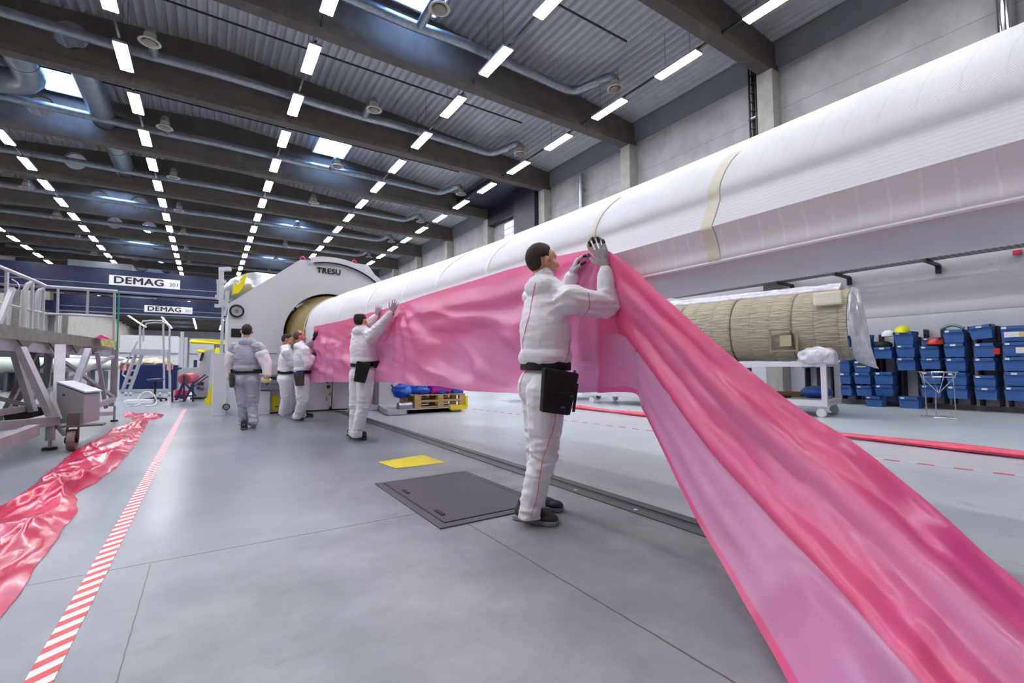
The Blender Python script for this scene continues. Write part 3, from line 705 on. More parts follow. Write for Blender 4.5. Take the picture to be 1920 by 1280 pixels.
MB().rect((1.27, 2.78, .001), (1.33, 4.16, .009)).rect((2.11, 2.78, .001), (2.17, 4.16, .009)).rect((1.33, 2.78, .001), (2.11, 2.85, .009)).rect((1.33, 4.11, .001), (2.11, 4.16, .009)).build('hatch_frame', frm, h)
for yy in (3.0, 3.66): MB().rect((1.38, yy, .012), (1.41, yy+.13, .0165)).build('lift_slot', mat('slot_black', '0c0c0f', .5), h); 
# ================================================================ winding machine
mw = mat('machine_white', 'd9dbe3', .4, noise_s=.8, noise_a=.03); mw2 = mat('machine_white_panel', 'd2ccd4', .42); mk = mat('machine_black', '17181d', .4); steel = mat('brushed_steel', 'a5a8ad', .35, metal=.7)
gold = NT('gold_mandrel', .22); c = gold.coord(); x, y, z = gold.xyz(c)
gc = gold.mix(gold.ramp(gold.noise(c, 1.6, 5, .6, (1, .3, 1)), .35, .6), lin('b49a3a'), lin('5d5638')); gold.set(gold.b, 'Base Color', gc); gold.b.inputs['Metallic'].default_value = .55
mc = thing('winding_machine', (2.3, 12.6, 0), 'large white winding machine with a round opening around the blade root', 'winding machine')
MY = 12.0
out = [(.36, .0), (4.6, .0), (4.6, 2.3), (4.2, 2.9), (3.2, 3.69), (1.80, 3.62), (.36, 2.45)]
holed_plate('front_frame', out, [circ(2.5, 1.82, 1.03, 64)], MY, MY+.45, mw, mc)
MB().lathe((2.5, MY+.02, 1.82), [(1.03, 0), (1.03, 1.6)], 64, (0, 1, 0)).build('opening_liner', mat('liner_olive', 'a0956a', .35, metal=.4, noise_s=3, noise_a=.4), mc, smooth=True)
# big ring lip on the front face
arc = lambda r, a0, a1, y, n=48: [(2.5+r*math.cos(math.radians(a0+(a1-a0)*i/n)), y, 1.82+r*math.sin(math.radians(a0+(a1-a0)*i/n))) for i in range(n+1)]
mb = MB(); A = arc(1.93, 105, -30, MY-.10); B_ = arc(1.80, 105, -30, MY-.10); C_ = arc(1.93, 105, -30, MY+.05)
mb.grid([A, B_]); mb.grid([A, C_]); mb.build('ring_shroud', mw, mc, smooth=False)
MB().tube(arc(1.80, 103, -30, MY-.03), .018, 8).build('ring_seam', mk, mc, smooth=True)
mb = MB().prism([(2.9, MY+1.2, 3.2), (3.4, MY+1.2, 3.95), (3.75, MY+1.2, 3.95), (4.9, MY+1.2, 2.5), (4.9, MY+1.2, 0), (3.9, MY+1.2, 0), (3.9, MY+1.2, 2.4)], (0, .4, 0)); mb.build('rear_frame', mw, mc)
MB().rect((.36, MY+.45, 0), (1.3, MY+1.9, 2.3)).rect((3.7, MY+.45, 0), (4.6, MY+1.9, 1.9)).build('gear_housing', mw, mc, bevel=.02)
cb = MB().rect((.12, MY-.06, 0), (.37, MY+1.2, 1.36)).build('side_cabinet', mw, mc, bevel=.01)
MB().rect((1.12, MY-.12, 0), (1.62, MY, 1.12)).rect((1.62, MY-.12, 0), (2.55, MY, 1.12)).rect((2.56, MY-.12, 0), (3.55, MY, 1.12)).build('base_panel', mw2, mc, bevel=.006)
MB().rect((2.545, MY-.125, 0.0), (2.565, MY-.1, 1.12)).rect((.3, MY-.01, 1.36), (1.35, MY-.003, 1.37)).rect((1.1, MY-.125, 0), (3.55, MY-.11, .03)).build('panel_gap', mk, mc)
MB().rect((.92, MY-.3, 0), (1.2, MY, .52)).build('corner_block', mw, mc, bevel=.01)
MB().rect((.95, MY-.5, .70), (1.5, MY, .76)).rect((.95, MY-.45, .84), (1.45, MY, .88)).rect((1.0, MY-.35, .55), (1.45, MY, .7)).build('linear_guide', steel, mc)
def onm(u, v, y=MY-.13): return py(u, v, y)
def dec(nm, u, v, w_, h_, m, y=MY-.125): p = onm(u, v, y); return MB().rect((p.x-w_/2, y-.006, p.z-h_/2), (p.x+w_/2, y, p.z+h_/2)).build(nm, m, mc)
yel = mat('safety_yellow', 'f0dc10', .45)
dec('yellow_guard', 516, 755, .14, .34, yel, MY-.125); MB().box((onm(519, 762).x, MY-.14, onm(519, 762).z), (.06, .01, .02)).build('guard_slot', mk, mc)
dec('yellow_guard', 546, 741, .07, .14, yel)
for u, v, r, nm, m in ((444, 583, .145, 'hand_wheel', mk), (424, 762, .07, 'round_port', mk)):
    p = py(u, v, MY-.02); y0 = MY-.02 if nm == 'hand_wheel' else MY-.08
    MB().lathe((p.x, y0, p.z), [(r, 0), (r, -.03), (r*.78, -.035), (r*.74, -.01), (r*.3, -.01)], 28, (0, 1, 0)).build(nm, m, mc, smooth=True)
    MB().lathe((p.x, y0-.012, p.z), [(r*.76, 0), (.001, 0)], 24, (0, 1, 0)).build('wheel_face', mat('wheel_grey', 'b9b8be' if r > .1 else '5e5c5c', .4), mc)
    MB().lathe((p.x, y0-.02, p.z), [(r*.32, 0), (r*.3, -.01), (r*.2, -.01), (r*.18, 0), (r*.08, 0), (r*.07, -.01), (.001, -.01)], 20, (0, 1, 0)).build('wheel_hub', steel, mc)
p = py(443, 624, MY); MB().rect((p.x-.1, MY-.012, p.z-.095), (p.x+.1, MY, p.z+.095)).build('control_window', mk, mc)
p = py(617, 508, MY-.02); text_obj('maker_lettering', 'TRESU', .185, signk, (p.x, MY-.02, p.z-.01), mc, bold=.007, xs=1.0)
for u in (571, 607, 664):
    pass
for p in ((1.88, 3.62), (3.12, 3.69)):
    MB().tube([(p[0]+.05*math.cos(a_), MY+.2, p[1]+.07+.05*math.sin(a_)) for a_ in [2*PI*i/14 for i in range(14)]], .016, 8, closed=True).rect((p[0]-.03, MY+.17, p[1]-.02), (p[0]+.03, MY+.23, p[1]+.03)).build('lifting_eye', mat('magenta_eye', 'e02668', .4), mc, smooth=True)
MB().rect((2.28, MY-.03, 3.63), (3.3, MY-.02, 3.67)).build('top_rail', mw2, mc)
p = onm(616, 725); MB().sphere((p.x, MY-.13, p.z), .045, 12, 6).build('push_button', mk, mc); p = onm(614, 717); MB().sphere((p.x, MY-.13, p.z), .02, 10, 6).build('push_button', mk, mc)
p = onm(617, 725, MY-.17); MB().sphere((p.x-.005, MY-.16, p.z), .022, 10, 6).build('push_button', mat('signal_red', 'c2202a'), mc)
p = onm(619, 738); MB().prism([(p.x-.045, MY-.13, p.z-.035), (p.x+.045, MY-.13, p.z-.035), (p.x, MY-.13, p.z+.045)], (0, .005, 0)).build('warning_label', mat('warn_orange', 'c98a14', .5), mc)
p = onm(616, 746); MB().rect((p.x-.05, MY-.127, p.z-.05), (p.x-.04, MY-.12, p.z+.04)).rect((p.x-.05, MY-.127, p.z-.05), (p.x-.01, MY-.12, p.z-.04)).build('corner_mark', mk, mc)
p = onm(619, 765); MB().prism([(p.x+a_, MY-.13, p.z+b_) for a_, b_ in ((-.015, .05), (.015, .05), (.015, 0), (.05, 0), (0, -.05), (-.05, 0), (-.015, 0))], (0, .005, 0)).build('arrow_label', mk, mc)
p = py(556, 574, 11.98); MB().sphere((p.x, 12.2, p.z-.02), .03, 10, 6).build('signal_lamp', mat('signal_red', 'c2202a'), mc)
# gold mandrel the blade is wound on
md = thing('mandrel', (2.52, 12, 1.8), 'gold metal mandrel inside the machine opening at the blade root', 'mandrel')
MB().lathe((2.52, 10.6, 1.8), [(.79, .1), (.80, .12), (.83, .5), (.99, 1.35), (.99, 3.3), (.3, 3.3)], 72, (0, 1, 0)).build('mandrel_tube', gold.m, md, smooth=True)
MB().lathe((2.52, 10.6, 1.8), [(.803, .08), (.815, .1), (.815, .17), (.803, .19)], 72, (0, 1, 0)).build('mandrel_band', mat('tan_band', 'c9b88a', .5), md, smooth=True)
MB().lathe((2.52, 13.9, 1.8), [(1.0, 0), (1.0, .1), (.001, .1)], 48, (0, 1, 0)).build('drive_plate', mat('drive_plate_dark', '4c493c', .4, metal=.5), md)
MB().prism([(1.75, 12.5, 2.45), (2.5, 12.5, 2.75), (2.5, 12.5, 2.62), (1.8, 12.5, 2.3)], (0, .5, 0)).build('guide_plate', steel, md)
# ================================================================ work platform at the left
alu = mat('platform_steel', 'b3abb3', .45, metal=.35, noise_s=5, noise_a=.2); alud = mat('deck_fascia', '8d877f', .6, metal=.1, noise_s=9, noise_a=.25); alul = mat('bright_steel', 'c4c5cd', .35, metal=.4)
rubber = mat('black_rubber', '1c1b1d', .7)
pf = thing('work_platform', pz(92, 843), 'tall grey steel work platform on casters beside the pink film on the floor', 'work platform')
E0, E1 = pz(-60, 598, 1.6), pz(222, 640, 1.6)
dr = (E1-E0).normalized(); bk = Vector((-dr.y, dr.x, 0))
bk = Vector((-.98, .2, 0))
def slab(a, b, back, z0, z1, m, nm):
    a = Vector((a.x, a.y, z0)); b = Vector((b.x, b.y, z0))
    return MB().prism([a, b, b+back, a+back], (0, 0, z1-z0)).build(nm, m, pf)
slab(E0, E1, bk*2.6, 1.42, 1.6, alud, 'deck')
slab(E0+bk*.02, E1+bk*.02, bk*.1, 1.27, 1.42, alu, 'deck_beam')
def onedge(u): 
    a = E0-CAM; n = Vector((dr.y, -dr.x, 0)); r = ray(u, 640); t = a.dot(n)/r.dot(n); q = CAM+r*t; return Vector((q.x, q.y, 0))
for u, w_ in ((40, .5), (98, .5), (139, .5), (172, .5)):
    q = onedge(u)-bk*.03; MB().prism([q+dr*-w_*.42+Vector((0, 0, 1.42)), q+dr*w_*.42+Vector((0, 0, 1.42)), q+Vector((0, 0, 1.29))], -bk*.02).build('gusset', mat('gusset_grey', '6e5c60', .6), pf)  # gussets in a darker grey than the deck beam
def pbar(nm, a, b, w_, m=None, parent=None, h=None): return MB().bar(pd(*a), pd(*b), w_, h or w_).build(nm, m or alu, parent or pf, bevel=.004)
for a, b, w_ in (((38,652,6.0),(99,783,6.0),.085), ((26,655,6.6),(62,772,6.6),.08), ((92,658,7.3),(212,744,8.9),.05), ((212,668,9.0),(62,746,6.8),.05), ((166,655,8.0),(137,733,7.4),.085), ((182,660,8.4),(199,765,8.6),.06),
                 ((97,655,8.4),(86,740,8.4),.06), ((70,655,8.2),(0,790,7.2),.07), ((112,655,9.2),(78,690,8.8),.045)): pbar('diagonal_brace', a, b, w_)
for a, b, w_ in (((113,650,6.95),(108,790,6.3),.12), ((216,655,9.1),(213,745,9.1),.10), ((90,655,8.9),(86,770,8.9),.09)): pbar('leg', a, b, w_)
for a, b, w_, h_ in (((-20,800,5.2),(106,789,6.0),.09,.11), ((-20,838,4.7),(64,806,5.5),.1,.13), ((-20,776,5.9),(72,762,6.9),.08,.08), ((-20,742,6.6),(75,765,7.0),.06,.06), ((150,772,7.2),(213,748,8.9),.07,.09), ((150,778,7.0),(208,775,8.6),.07,.07), ((75,770,7.0),(112,768,6.6),.08,.08), ((104,792,6.0),(124,815,6.0),.05,.05)):
    MB().bar(pd(*a), pd(*b), w_, h_).build('chassis_beam', alu, pf)
a = pz(93, 843); MB().rect((a.x-.04, a.y-.04, .12), (a.x+.04, a.y+.04, .42)).cyl((a.x, a.y, .02), (a.x, a.y, .14), .02, 8).build('foot_post', alu, pf); MB().cyl((a.x, a.y, 0), (a.x, a.y, .03), .075, 16).build('foot_pad', rubber, pf)
a = pz(214, 790); MB().cyl((a.x, a.y, .02), (a.x, a.y, .3), .02, 8).rect((a.x-.09, a.y-.05, .3), (a.x-.01, a.y+.05, .6)).build('foot_post', alu, pf); MB().cyl((a.x, a.y, 0), (a.x, a.y, .03), .06, 16).build('foot_pad', rubber, pf)
# control cabinet
f = [pd(106, 719, 6.4), pd(157, 739, 6.0), pd(156, 794, 6.0), pd(106, 794, 6.4)]
cb = MB().prism(f, Vector((.1, .42, 0))).build('cabinet', mat('cabinet_grey', 'a59ea4', .5, metal=.2), pf, bevel=.01)
MB().prism([f[0]+Vector((0, -.02, .012)), f[1]+Vector((.02, -.02, .012)), f[1]+Vector((.12, .44, .012)), f[0]+Vector((.1, .44, .012))], (0, 0, .02)).build('cabinet_roof', alul, cb)
MB().sphere(pd(119, 740, 6.24), .015, 8, 6).build('cabinet_lock', mk, cb)
a = pz(134, 845); wc = Vector((a.x, a.y+.02, .135))
w_ = MB().lathe(wc-Vector((.03, 0, 0)), [(.001, 0), (.08, 0), (.125, -.01), (.135, .01), (.135, .05), (.125, .07), (.08, .06), (.001, .06)], 28, (1, 0, 0)).build('caster_wheel', mat('worn_wheel', '8f8278', .7, noise_s=20, noise_a=.3), pf, smooth=True)
MB().lathe(wc+Vector((.035, 0, 0)), [(.04, 0), (.04, .02), (.001, .02)], 14, (1, 0, 0)).lathe(wc-Vector((.07, 0, 0)), [(.001, 0), (.04, 0), (.04, .03)], 14, (1, 0, 0)).build('wheel_hub', rubber, w_)
MB().rect((wc.x-.06, wc.y-.03, .13), (wc.x-.045, wc.y+.03, .3)).rect((wc.x+.045, wc.y-.03, .13), (wc.x+.06, wc.y+.03, .3)).rect((wc.x-.1, wc.y-.1, .3), (wc.x+.3, wc.y+.12, .32)).rect((wc.x-.05, wc.y-.05, .32), (wc.x+.07, wc.y+.05, .47)).build('caster_fork', mat('caster_steel', '6b6360', .5, metal=.4), pf)
# railing
def ptube(nm, pts, r, m=alul, parent=None): return MB().tube([pd(*p) for p in pts], r, 10).build(nm, m, parent or pf, smooth=True)
ptube('top_rail', [(-30, 488, 6.5), (66, 527, 8.1), (88, 537, 8.66), (150, 541, 8.9), (220, 546, 9.1)], .028)
ptube('mid_rail', [(-30, 560, 6.5), (60, 582, 8.1), (88, 588, 8.66), (215, 594, 9.1)], .022)
for u, v0, v1, d_, w_ in ((13, 508, 612, 7.15, .09), (61, 527, 618, 8.05, .09), (82, 537, 620, 8.5, .06), (109, 540, 625, 8.75, .05), (165, 544, 593, 8.95, .045), (215, 546, 660, 9.1, .11)):
    MB().bar(pd(u, v0, d_), pd(u-2, v1, d_), w_, .03, up=(1, 0, 0)).build('rail_post', alul, pf)
MB().bar(pd(223, 546, 9.1), pd(220, 662, 9.1), .05, .02, up=(1, 0, 0)).build('green_edge', mat('green_edge', '149070', .5), pf)
ptube('ladder_hoop', [(44, 612, 7.6), (47, 545, 7.6), (52, 533, 7.65), (60, 529, 7.7)], .035); ptube('ladder_hoop', [(68, 615, 8.3), (70, 552, 8.3), (74, 544, 8.35), (82, 541, 8.4)], .03)
pbar('prop_bar', (24, 540, 6.9), (-5, 612, 6.6), .06, alul)
ptube('cable_loop', [(22, 523, 7.1), (33, 530, 7.1), (37, 538, 7.1), (33, 545, 7.1), (24, 548, 7.1)], .008)
a = pd(188, 632, 8.7); b = pd(216, 637, 9.0)
MB().bar(pd(190, 641, 8.3), pd(215, 645, 8.95), .02, .13).build('yellow_edge', mat('worn_yellow', 'd9c777', .6, noise_s=12, noise_a=.4), pf)
mb = MB().prism([pd(177, 633, 8.6), pd(190, 627, 8.7), pd(203, 633, 8.8), pd(203, 637, 8.8)], Vector((0, .3, 0))); tag(mb.build('plastic_sheet', mat('bright_pink', 'ef4fa0', .4)), 'small folded bright pink sheet lying on top of the work platform', 'plastic sheet')
# curved dark trough inside the platform
P = [[pd(u+q*26, v, 8.0+q*.4) for q in (0, 1)] for u, v in ((46, 660), (50, 690), (44, 715), (30, 735), (12, 752), (8, 762))]
MB().grid(P).build('chute_panel', mat('chute_brown', '5f554d', .6, noise_s=4, noise_a=.3), pf)
MB().bar(pd(23, 780, 6.5), pd(67, 770, 6.8), .25, .12).build('battery_tray', mat('tray_dark', '1e1a1c', .6), pf)
# ================================================================ background props at the left
shell = mat('pale_shell', 'cfdad0', .4, noise_s=.7, noise_a=.1); cream = mat('cream_cloth', 'dfcfb4', .7, noise_s=5, noise_a=.2, bump=.5, bump_s=6)
def mould(x0, x1, Y, z, r, lab, m=shell, sq=.6, skew=0):
    t = thing('blade_shell', ((x0+x1)/2, Y, 0), lab, 'blade shell')
    P = []; n = 24
    for i in range(19):
        f = i/18; rr = r*(math.sin(PI*min(1, f*1.05+.02))**.35); P.append([(x0+(x1-x0)*f, Y+skew*f+rr*1.3*math.cos(2*PI*j/n), z+rr*sq*math.sin(2*PI*j/n)) for j in range(n)])
    MB().grid(P, True).build('shell_body', m, t, smooth=True)
    for f in (.2, .5, .8):
        xx = x0+(x1-x0)*f; MB().rect((xx-.3, Y-.5+skew*f, 0), (xx-.2, Y+.5+skew*f, z-r*sq*.8)).rect((xx+.2, Y-.5+skew*f, 0), (xx+.3, Y+.5+skew*f, z-r*sq*.8)).build('support_stand', mat('stand_grey', '5a5a60', .6), t)
mould(-12, -2.6, 30.5, 1.2, .62, 'pale green blade shell on stands beyond the work platform')
mould(-14, -6, 22, .85, .55, 'pale green shell at the far left behind the work platform', sq=.5)
mould(-13, -3.4, 35.5, 1.6, .6, 'white wrapped shell lying behind the pale green one', mat('white_wrap', 'dfe3ea', .5, noise_s=3, noise_a=.2))
tag(MB().rect((-8.6, 32.4, .0), (-6.0, 32.9, 2.1)).build('wire_shelf', mat('shelf_dark', '4a4b55', .5)), 'dark shelf standing behind the blade shells', 'shelf'); 
bl = thing('blue_container', (-2.2, 24.5, 0), 'dark blue steel container with hazard corners behind the step ladder', 'container')
a = pz(223, 733.5); b = pz(310, 733.5); b.y = a.y; zt = py(223, 684, a.y).z
MB().rect((a.x, a.y, .03), (b.x+.35, a.y+1.6, zt)).build('container_body', mat('container_blue', '0f1c58', .4), bl, bevel=.02)
for xx in (a.x+.02, b.x-.1): MB().rect((xx, a.y-.01, zt-.25), (xx+.28, a.y, zt-.02)).build('hazard_mark', stripes('hazard', 'e6e2e6', 'c22738', .2, 1.0), bl)
mb = MB()
for i in range(9): mb.sphere((a.x+.2+.19*i, a.y+.7+.2*(i % 2), zt+.08), (.25, .5, .16+.05*(i % 3)), 12, 8)
HEAP = mb
# step ladder
lad = thing('step_ladder', pz(270, 737), 'grey aluminium platform step ladder with hand hoops before the blue container', 'step ladder')
D = 19.5
def lbar(nm, a, b, w_): MB().bar(pd(a[0], a[1], a[2] if len(a) > 2 else D), pd(b[0], b[1], b[2] if len(b) > 2 else D), w_).build(nm, alul, lad)
for dd, du in ((D, 0), (D+.0, 13)):
    lbar('stringer', (228+du, 737), (254+du, 664), .09)
for i in range(6):
    f = (i+.5)/6; lbar('tread', (228+26*f, 737-73*f), (241+26*f, 737-73*f), .07)
MB().bar(pd(256, 660, D), pd(308, 661, D), .5, .25).build('landing', alul, lad)
for u0, v0, u1, v1 in ((263, 612, 263, 662), (306, 608, 308, 735), (318, 612, 318, 738), (314, 660, 322, 735)): lbar('upright', (u0, v0), (u1, v1), .07)
lbar('base_rail', (226, 732), (318, 731), .1)
for v in (0, 7): MB().tube([pd(262+v, 640, D), pd(262+v, 612+v*.6, D), pd(268+v, 602+v*.6, D), pd(285+v, 600.5+v*.6, D), pd(304+v, 601+v*.6, D), pd(309+v*1.2, 607+v*.6, D)], .03, 8).build('hand_hoop', alul, lad, smooth=True)
MB().tube([pd(258, 640, D), pd(232, 690, D), pd(230, 702, D), pd(238, 708, D), pd(248, 710, D)], .03, 8).build('hand_hoop', alul, lad, smooth=True)
for u in (236, 245, 300, 318):
    q = pz(u, 742); MB().lathe((q.x, q.y, .07), [(.001, -.03), (.07, -.03), (.07, .03), (.001, .03)], 14, (1, 0, 0)).build('caster_wheel', mat('pale_wheel', 'b5b6bb', .5), lad)
# swivel stool
q = pz(290, 752)
st = thing('swivel_stool', q, 'black swivel stool with a star base by the step ladder', 'stool')
zs = py(290, 712, q.y).z
MB().lathe((q.x, q.y, zs), [(.001, -.04), (.16, -.04), (.22, 0), (.22, .03), (.001, .05)], 20).build('seat', mat('stool_grey', '3b4468', .5), st, smooth=True)
MB().cyl((q.x, q.y, .08), (q.x, q.y, zs-.04), .03, 10).build('column', rubber, st)
for i in range(5):
    a_ = 2*PI*i/5+.3; e = (q.x+.3*math.cos(a_), q.y+.3*math.sin(a_)); MB().bar((q.x, q.y, .11), (e[0], e[1], .07), .04).sphere((e[0], e[1], .035), .035, 8, 6).build('leg', rubber, st)
# power strip with looped cable
q = pz(262, 757); wp = mat('white_plastic', 'e9e9ee', .35)
ps = thing('cable_box', q, 'white plastic cable box with a looped white lead on the floor', 'cable box')
MB().box((q.x, q.y, .065), (.62, .25, .13)).build('box_body', wp, ps, bevel=.02)
MB().tube([py(256, 752, q.y), py(262, 741, q.y), py(270, 735, q.y), py(280, 734, q.y), py(289, 740, q.y), py(294, 751, q.y), py(293, 756, q.y-.1), pz(286, 760.5, .02), pz(274, 761.5, .02)], .018, 8).tube([pz(232+16*(1-math.cos(t_)), 755-5.5*math.sin(t_), .02) for t_ in [2*PI*i/20 for i in range(17)]], .018, 8).build('lead', wp, ps, smooth=True)
# rack with a pink roll
q = pz(345, 756); pur = mat('purple_steel', '2c2350', .45)
rk = thing('roll_rack', q, 'dark purple steel rack holding a pink film roll left of the machine', 'roll rack'); D = 14.3
def rbar(a, b, w_, m=pur, nm='rack_bar'): MB().bar(pd(*a), pd(*b), w_).build(nm, m, rk)
for a, b in (((323,694,D),(323,754,D)), ((323,754,D),(362,755,D)), ((362,755,D),(362,715,D)), ((323,694,D),(340,690,D)), ((345,703,D),(345,754,D)), ((345,715,D),(368,742,D)), ((345,715,D),(330,750,D)), ((328,742,D),(362,742,D)), ((362,720,D),(345,752,D)), ((323,694,D+.8),(323,750,D+.8)), ((323,750,D+.8),(362,751,D+.8))): rbar(a, b, .05)
rbar((358, 722, D), (385, 702, D+1), .03, rubber); rbar((364, 724, D), (390, 705, D+1), .03, rubber)
c0 = pd(346, 711, D+.1); c1 = pd(362, 708, D+1.1)
pr = MB().cyl(c0, c1, .17, 24).build('pink_roll', mat('pink_roll_film', 'f0506f', .3), smooth=True); tag(pr, 'pink plastic film roll held in the dark purple rack', 'film roll')
MB().cyl(c0+(c0-c1)*.02, c0+(c0-c1)*.01, .12, 20).build('roll_core', mat('cardboard', '7b6752', .8), pr)
tag(MB().tube([pd(328, 738, D+.3), pd(350, 740, D+.5)], .14, 16).build('film_roll', mat('magenta_film', 'e0225e', .35), smooth=True), 'short magenta roll lying low inside the purple rack', 'film roll')
# control desk, yellow arms, posts
dk = thing('control_desk', pz(378, 746), 'light grey slanted control desk standing beside the white machine', 'control desk'); D = 15.6
pts = [(334, 690), (372, 688), (384, 657), (396, 655), (393, 700), (389, 746), (362, 746), (360, 735), (336, 735)]
MB().prism([pd(u, v, D) for u, v in pts], Vector((.1, .6, 0))).build('desk_body', mat('desk_grey', 'b9bec4', .45), dk, bevel=.01)
MB().bar(pd(376, 676, D-.08), pd(381, 661, D-.08), .05, .06).build('handset', mk, dk)
MB().bar(pd(371, 719, D-.03), pd(381, 719, D-.03), .03, .1).build('display', mat('display_plum', '4d3550', .4), dk)
MB().box(pd(371, 727, D-.03), (.08, .03, .1)).build('blue_button', mat('button_blue', '2456b8', .4), dk); MB().box(pd(378, 729, D-.03), (.07, .03, .07)).build('red_button', mat('signal_red', 'c2202a'), dk)
MB().bar(pd(362, 750, D-.05), pd(385, 750, D-.05), .3, .2).build('desk_plinth', mat('plinth_dark', '23251f', .6), dk)
ys_ = thing('yellow_stand', pz(392, 763), 'yellow steel stand on the floor against the machine cabinet', 'stand'); D = 13.2
MB().prism([pd(384, 761, D), pd(401, 761, D), pd(401, 722, D), pd(397, 718, D), pd(393, 731, D), pd(390, 733, D), pd(389, 745, D), pd(384, 747, D)], Vector((.05, .3, 0))).build('stand_body', yel, ys_)
for (u0, v0, u1, v1, D, lab) in ((354, 640, 428, 641, 22, 'long yellow crane arm reaching left from behind the machine'), (368, 658, 404, 658, 26, 'short yellow crane arm lower and farther back')):
    a_ = thing('jib_arm', pd(u0, v0, D), lab, 'crane arm'); A, B = pd(u0, v0, D), pd(u1, v1, D)
    MB().prism([A, A+Vector((.12, 0, .11)), B+Vector((0, 0, .11)), B+Vector((0, 0, -.11)), A+Vector((.12, 0, -.11))], (0, .15, 0)).build('arm_beam', yel, a_)
    q = B+Vector((.1, .1, 0)); MB().rect((q.x-.1, q.y-.1, 0), (q.x+.1, q.y+.1, q.z+.2)).build('mast', yel, a_)
for u, v0, v1, D, lab in ((342, 622, 690, 30, 'tall light grey post behind the control desk'), (349, 632, 690, 32, 'shorter grey post right of the tall one'), (374, 655, 700, 28, 'slim white post beneath the short yellow arm')):
    a_ = pd(u, v0, D); tag(MB().rect((a_.x-.09, a_.y-.09, 0), (a_.x+.09, a_.y+.09, a_.z)).build('steel_post', mat('post_grey', 'b9bbc0', .5)), lab, 'post')
wb = mat('booth_white', 'd8dade', .5)
for x0, x1, Y, h, lab in ((-5.6, -2.0, 46, 3.6, 'large white booth far behind the step ladder'), (-1.6, .6, 60, 4.2, 'white wall booth far behind the yellow arm'), (-11, -7, 64, 3.2, 'pale far cabinet row beyond the platform')):
    bo = thing('white_booth', (x0, Y, 0), lab, 'booth')
    MB().rect((x0, Y, 0), (x1, Y+3, h)).build('booth_wall', wb, bo); MB().rect((x0-.05, Y-.06, h*.6), (x1+.05, Y, h*.6+.1)).build('booth_rail', galv, bo)
    MB().rect((x0+.4, Y-.03, 1.0), (x0+1.3, Y, 1.9)).build('booth_window', mat('container_blue', '0f1c58'), bo)
# foil wrapped roll behind the machine with its rack
foil = mat('silver_foil', 'c9ccd2', .3, metal=.55, noise_s=4, noise_a=.25, bump=1.0, bump_s=9)
fr_ = thing('foil_roll', (1.5, 17, 0), 'large silver foil wrapped drum rising behind the left side of the machine', 'wrapped drum')
cz = py(430, 540, 16.6).z; xl = py(421, 540, 16.6).x; rr = (py(430, 501, 16.6).z-py(430, 582, 16.6).z)/2
P = []
for i in range(16):
    f = i/15; r_ = rr*(min(1, (f*3.2+.02))**.4); P.append([(xl+f*2.6, 17.2+r_*math.cos(2*PI*j/36)*.9, cz+r_*math.sin(2*PI*j/36)+.012*fbm(f*9, j*.6)) for j in range(36)])
mb = MB().grid(P, True); mb.prism(P[0], (-.01, 0, 0)); mb.build('drum_wrap', foil, fr_, smooth=True)
MB().rect((xl+.3, 16.4, 0), (xl+.5, 18.0, cz-rr*.85)).rect((xl+2, 16.4, 0), (xl+2.2, 18.0, cz-rr*.85)).build('drum_cradle', mat('white_frame', 'c8ccd6'), fr_)
D = 14.15
yb = [pd(464, 511, D), pd(460, 527, D), pd(454, 541, D), pd(447, 549, D), pd(434, 552, D), pd(438, 541, D), pd(439, 530, D), pd(444, 529, D), pd(446, 534, D), pd(452, 527, D), pd(451, 521, D)]
tag(MB().prism(yb, (0, .35, 0)).build('yellow_bracket', yel, bevel=.01), 'yellow perforated steel bracket in front of the silver drum', 'bracket')
rackg = mat('rack_light', 'c3c8d2', .4)
lr_ = thing('light_frame', pz(412, 776), 'pale grey lifting frame just left of the silver drum', 'frame'); D = 14.4
for a, b, w_ in (((415,505,D),(415,570,D),.14), ((412,505,D),(432,504,D),.12), ((408,528,D),(422,528,D),.12), ((410,528,D),(410,562,D),.1), ((405,556,D),(420,556,D),.1), ((404,573,D),(424,573,D),.1), ((427,545,D),(423,575,D),.12), ((424,575,D),(421,592,D),.07), ((418,570,D),(416,620,D),.06), ((417,600,D),(414,690,D),.08)): MB().bar(pd(*a), pd(*b), w_).build('frame_bar', rackg, lr_)
# ================================================================ pallet on a lifter right of the machine
wood = mat('pallet_wood', 'cdaa73', .7, noise_s=9, noise_a=.25, stretch=(1, 6, 6))
a = pz(778, 766, .12); b = pz(886, 763, .12); x0, x1, y0 = a.x, b.x, a.y; y1 = y0+1.0
def pallet(z, lab):
    t = thing('wooden_pallet', (x0, y0, z), lab, 'pallet', 'stacked pallets')
    L_ = x1-x0
    for yy in (y0, (y0+y1)/2-.05, y1-.1):
        MB().rect((x0, yy, z), (x1, yy+.1, z+.022)).build('bottom_board', wood, t)
        for xx in (x0, (x0+x1)/2-.07, x1-.14): MB().rect((xx, yy, z+.022), (xx+.14, yy+.1, z+.1)).build('block', wood, t)
    for xx in (x0, (x0+x1)/2-.07, x1-.14): MB().rect((xx, y0, z+.1), (xx+.14, y1, z+.122)).build('stringer_board', wood, t)
    for i in range(5): yy = y0+(y1-y0-.12)*i/4; MB().rect((x0, yy, z+.122), (x1, yy+.12, z+.144)).build('top_board', wood, t)
pallet(.13, 'lower wooden pallet of the two resting on the white lifter'); pallet(.276, 'upper wooden pallet carrying blue plastic and magenta rolls')
lf = thing('floor_lifter', (x0, y0, 0), 'low white lifting table with yellow corner under the pallets', 'lifting table')
c = pz(722, 778); MB().rect((c.x, c.y, .01), (x1-.35, y0-.02, .12)).rect((x0-.2, y0-.02, .01), (x1-.1, y1, .11)).build('lifter_base', mw2, lf, bevel=.01)
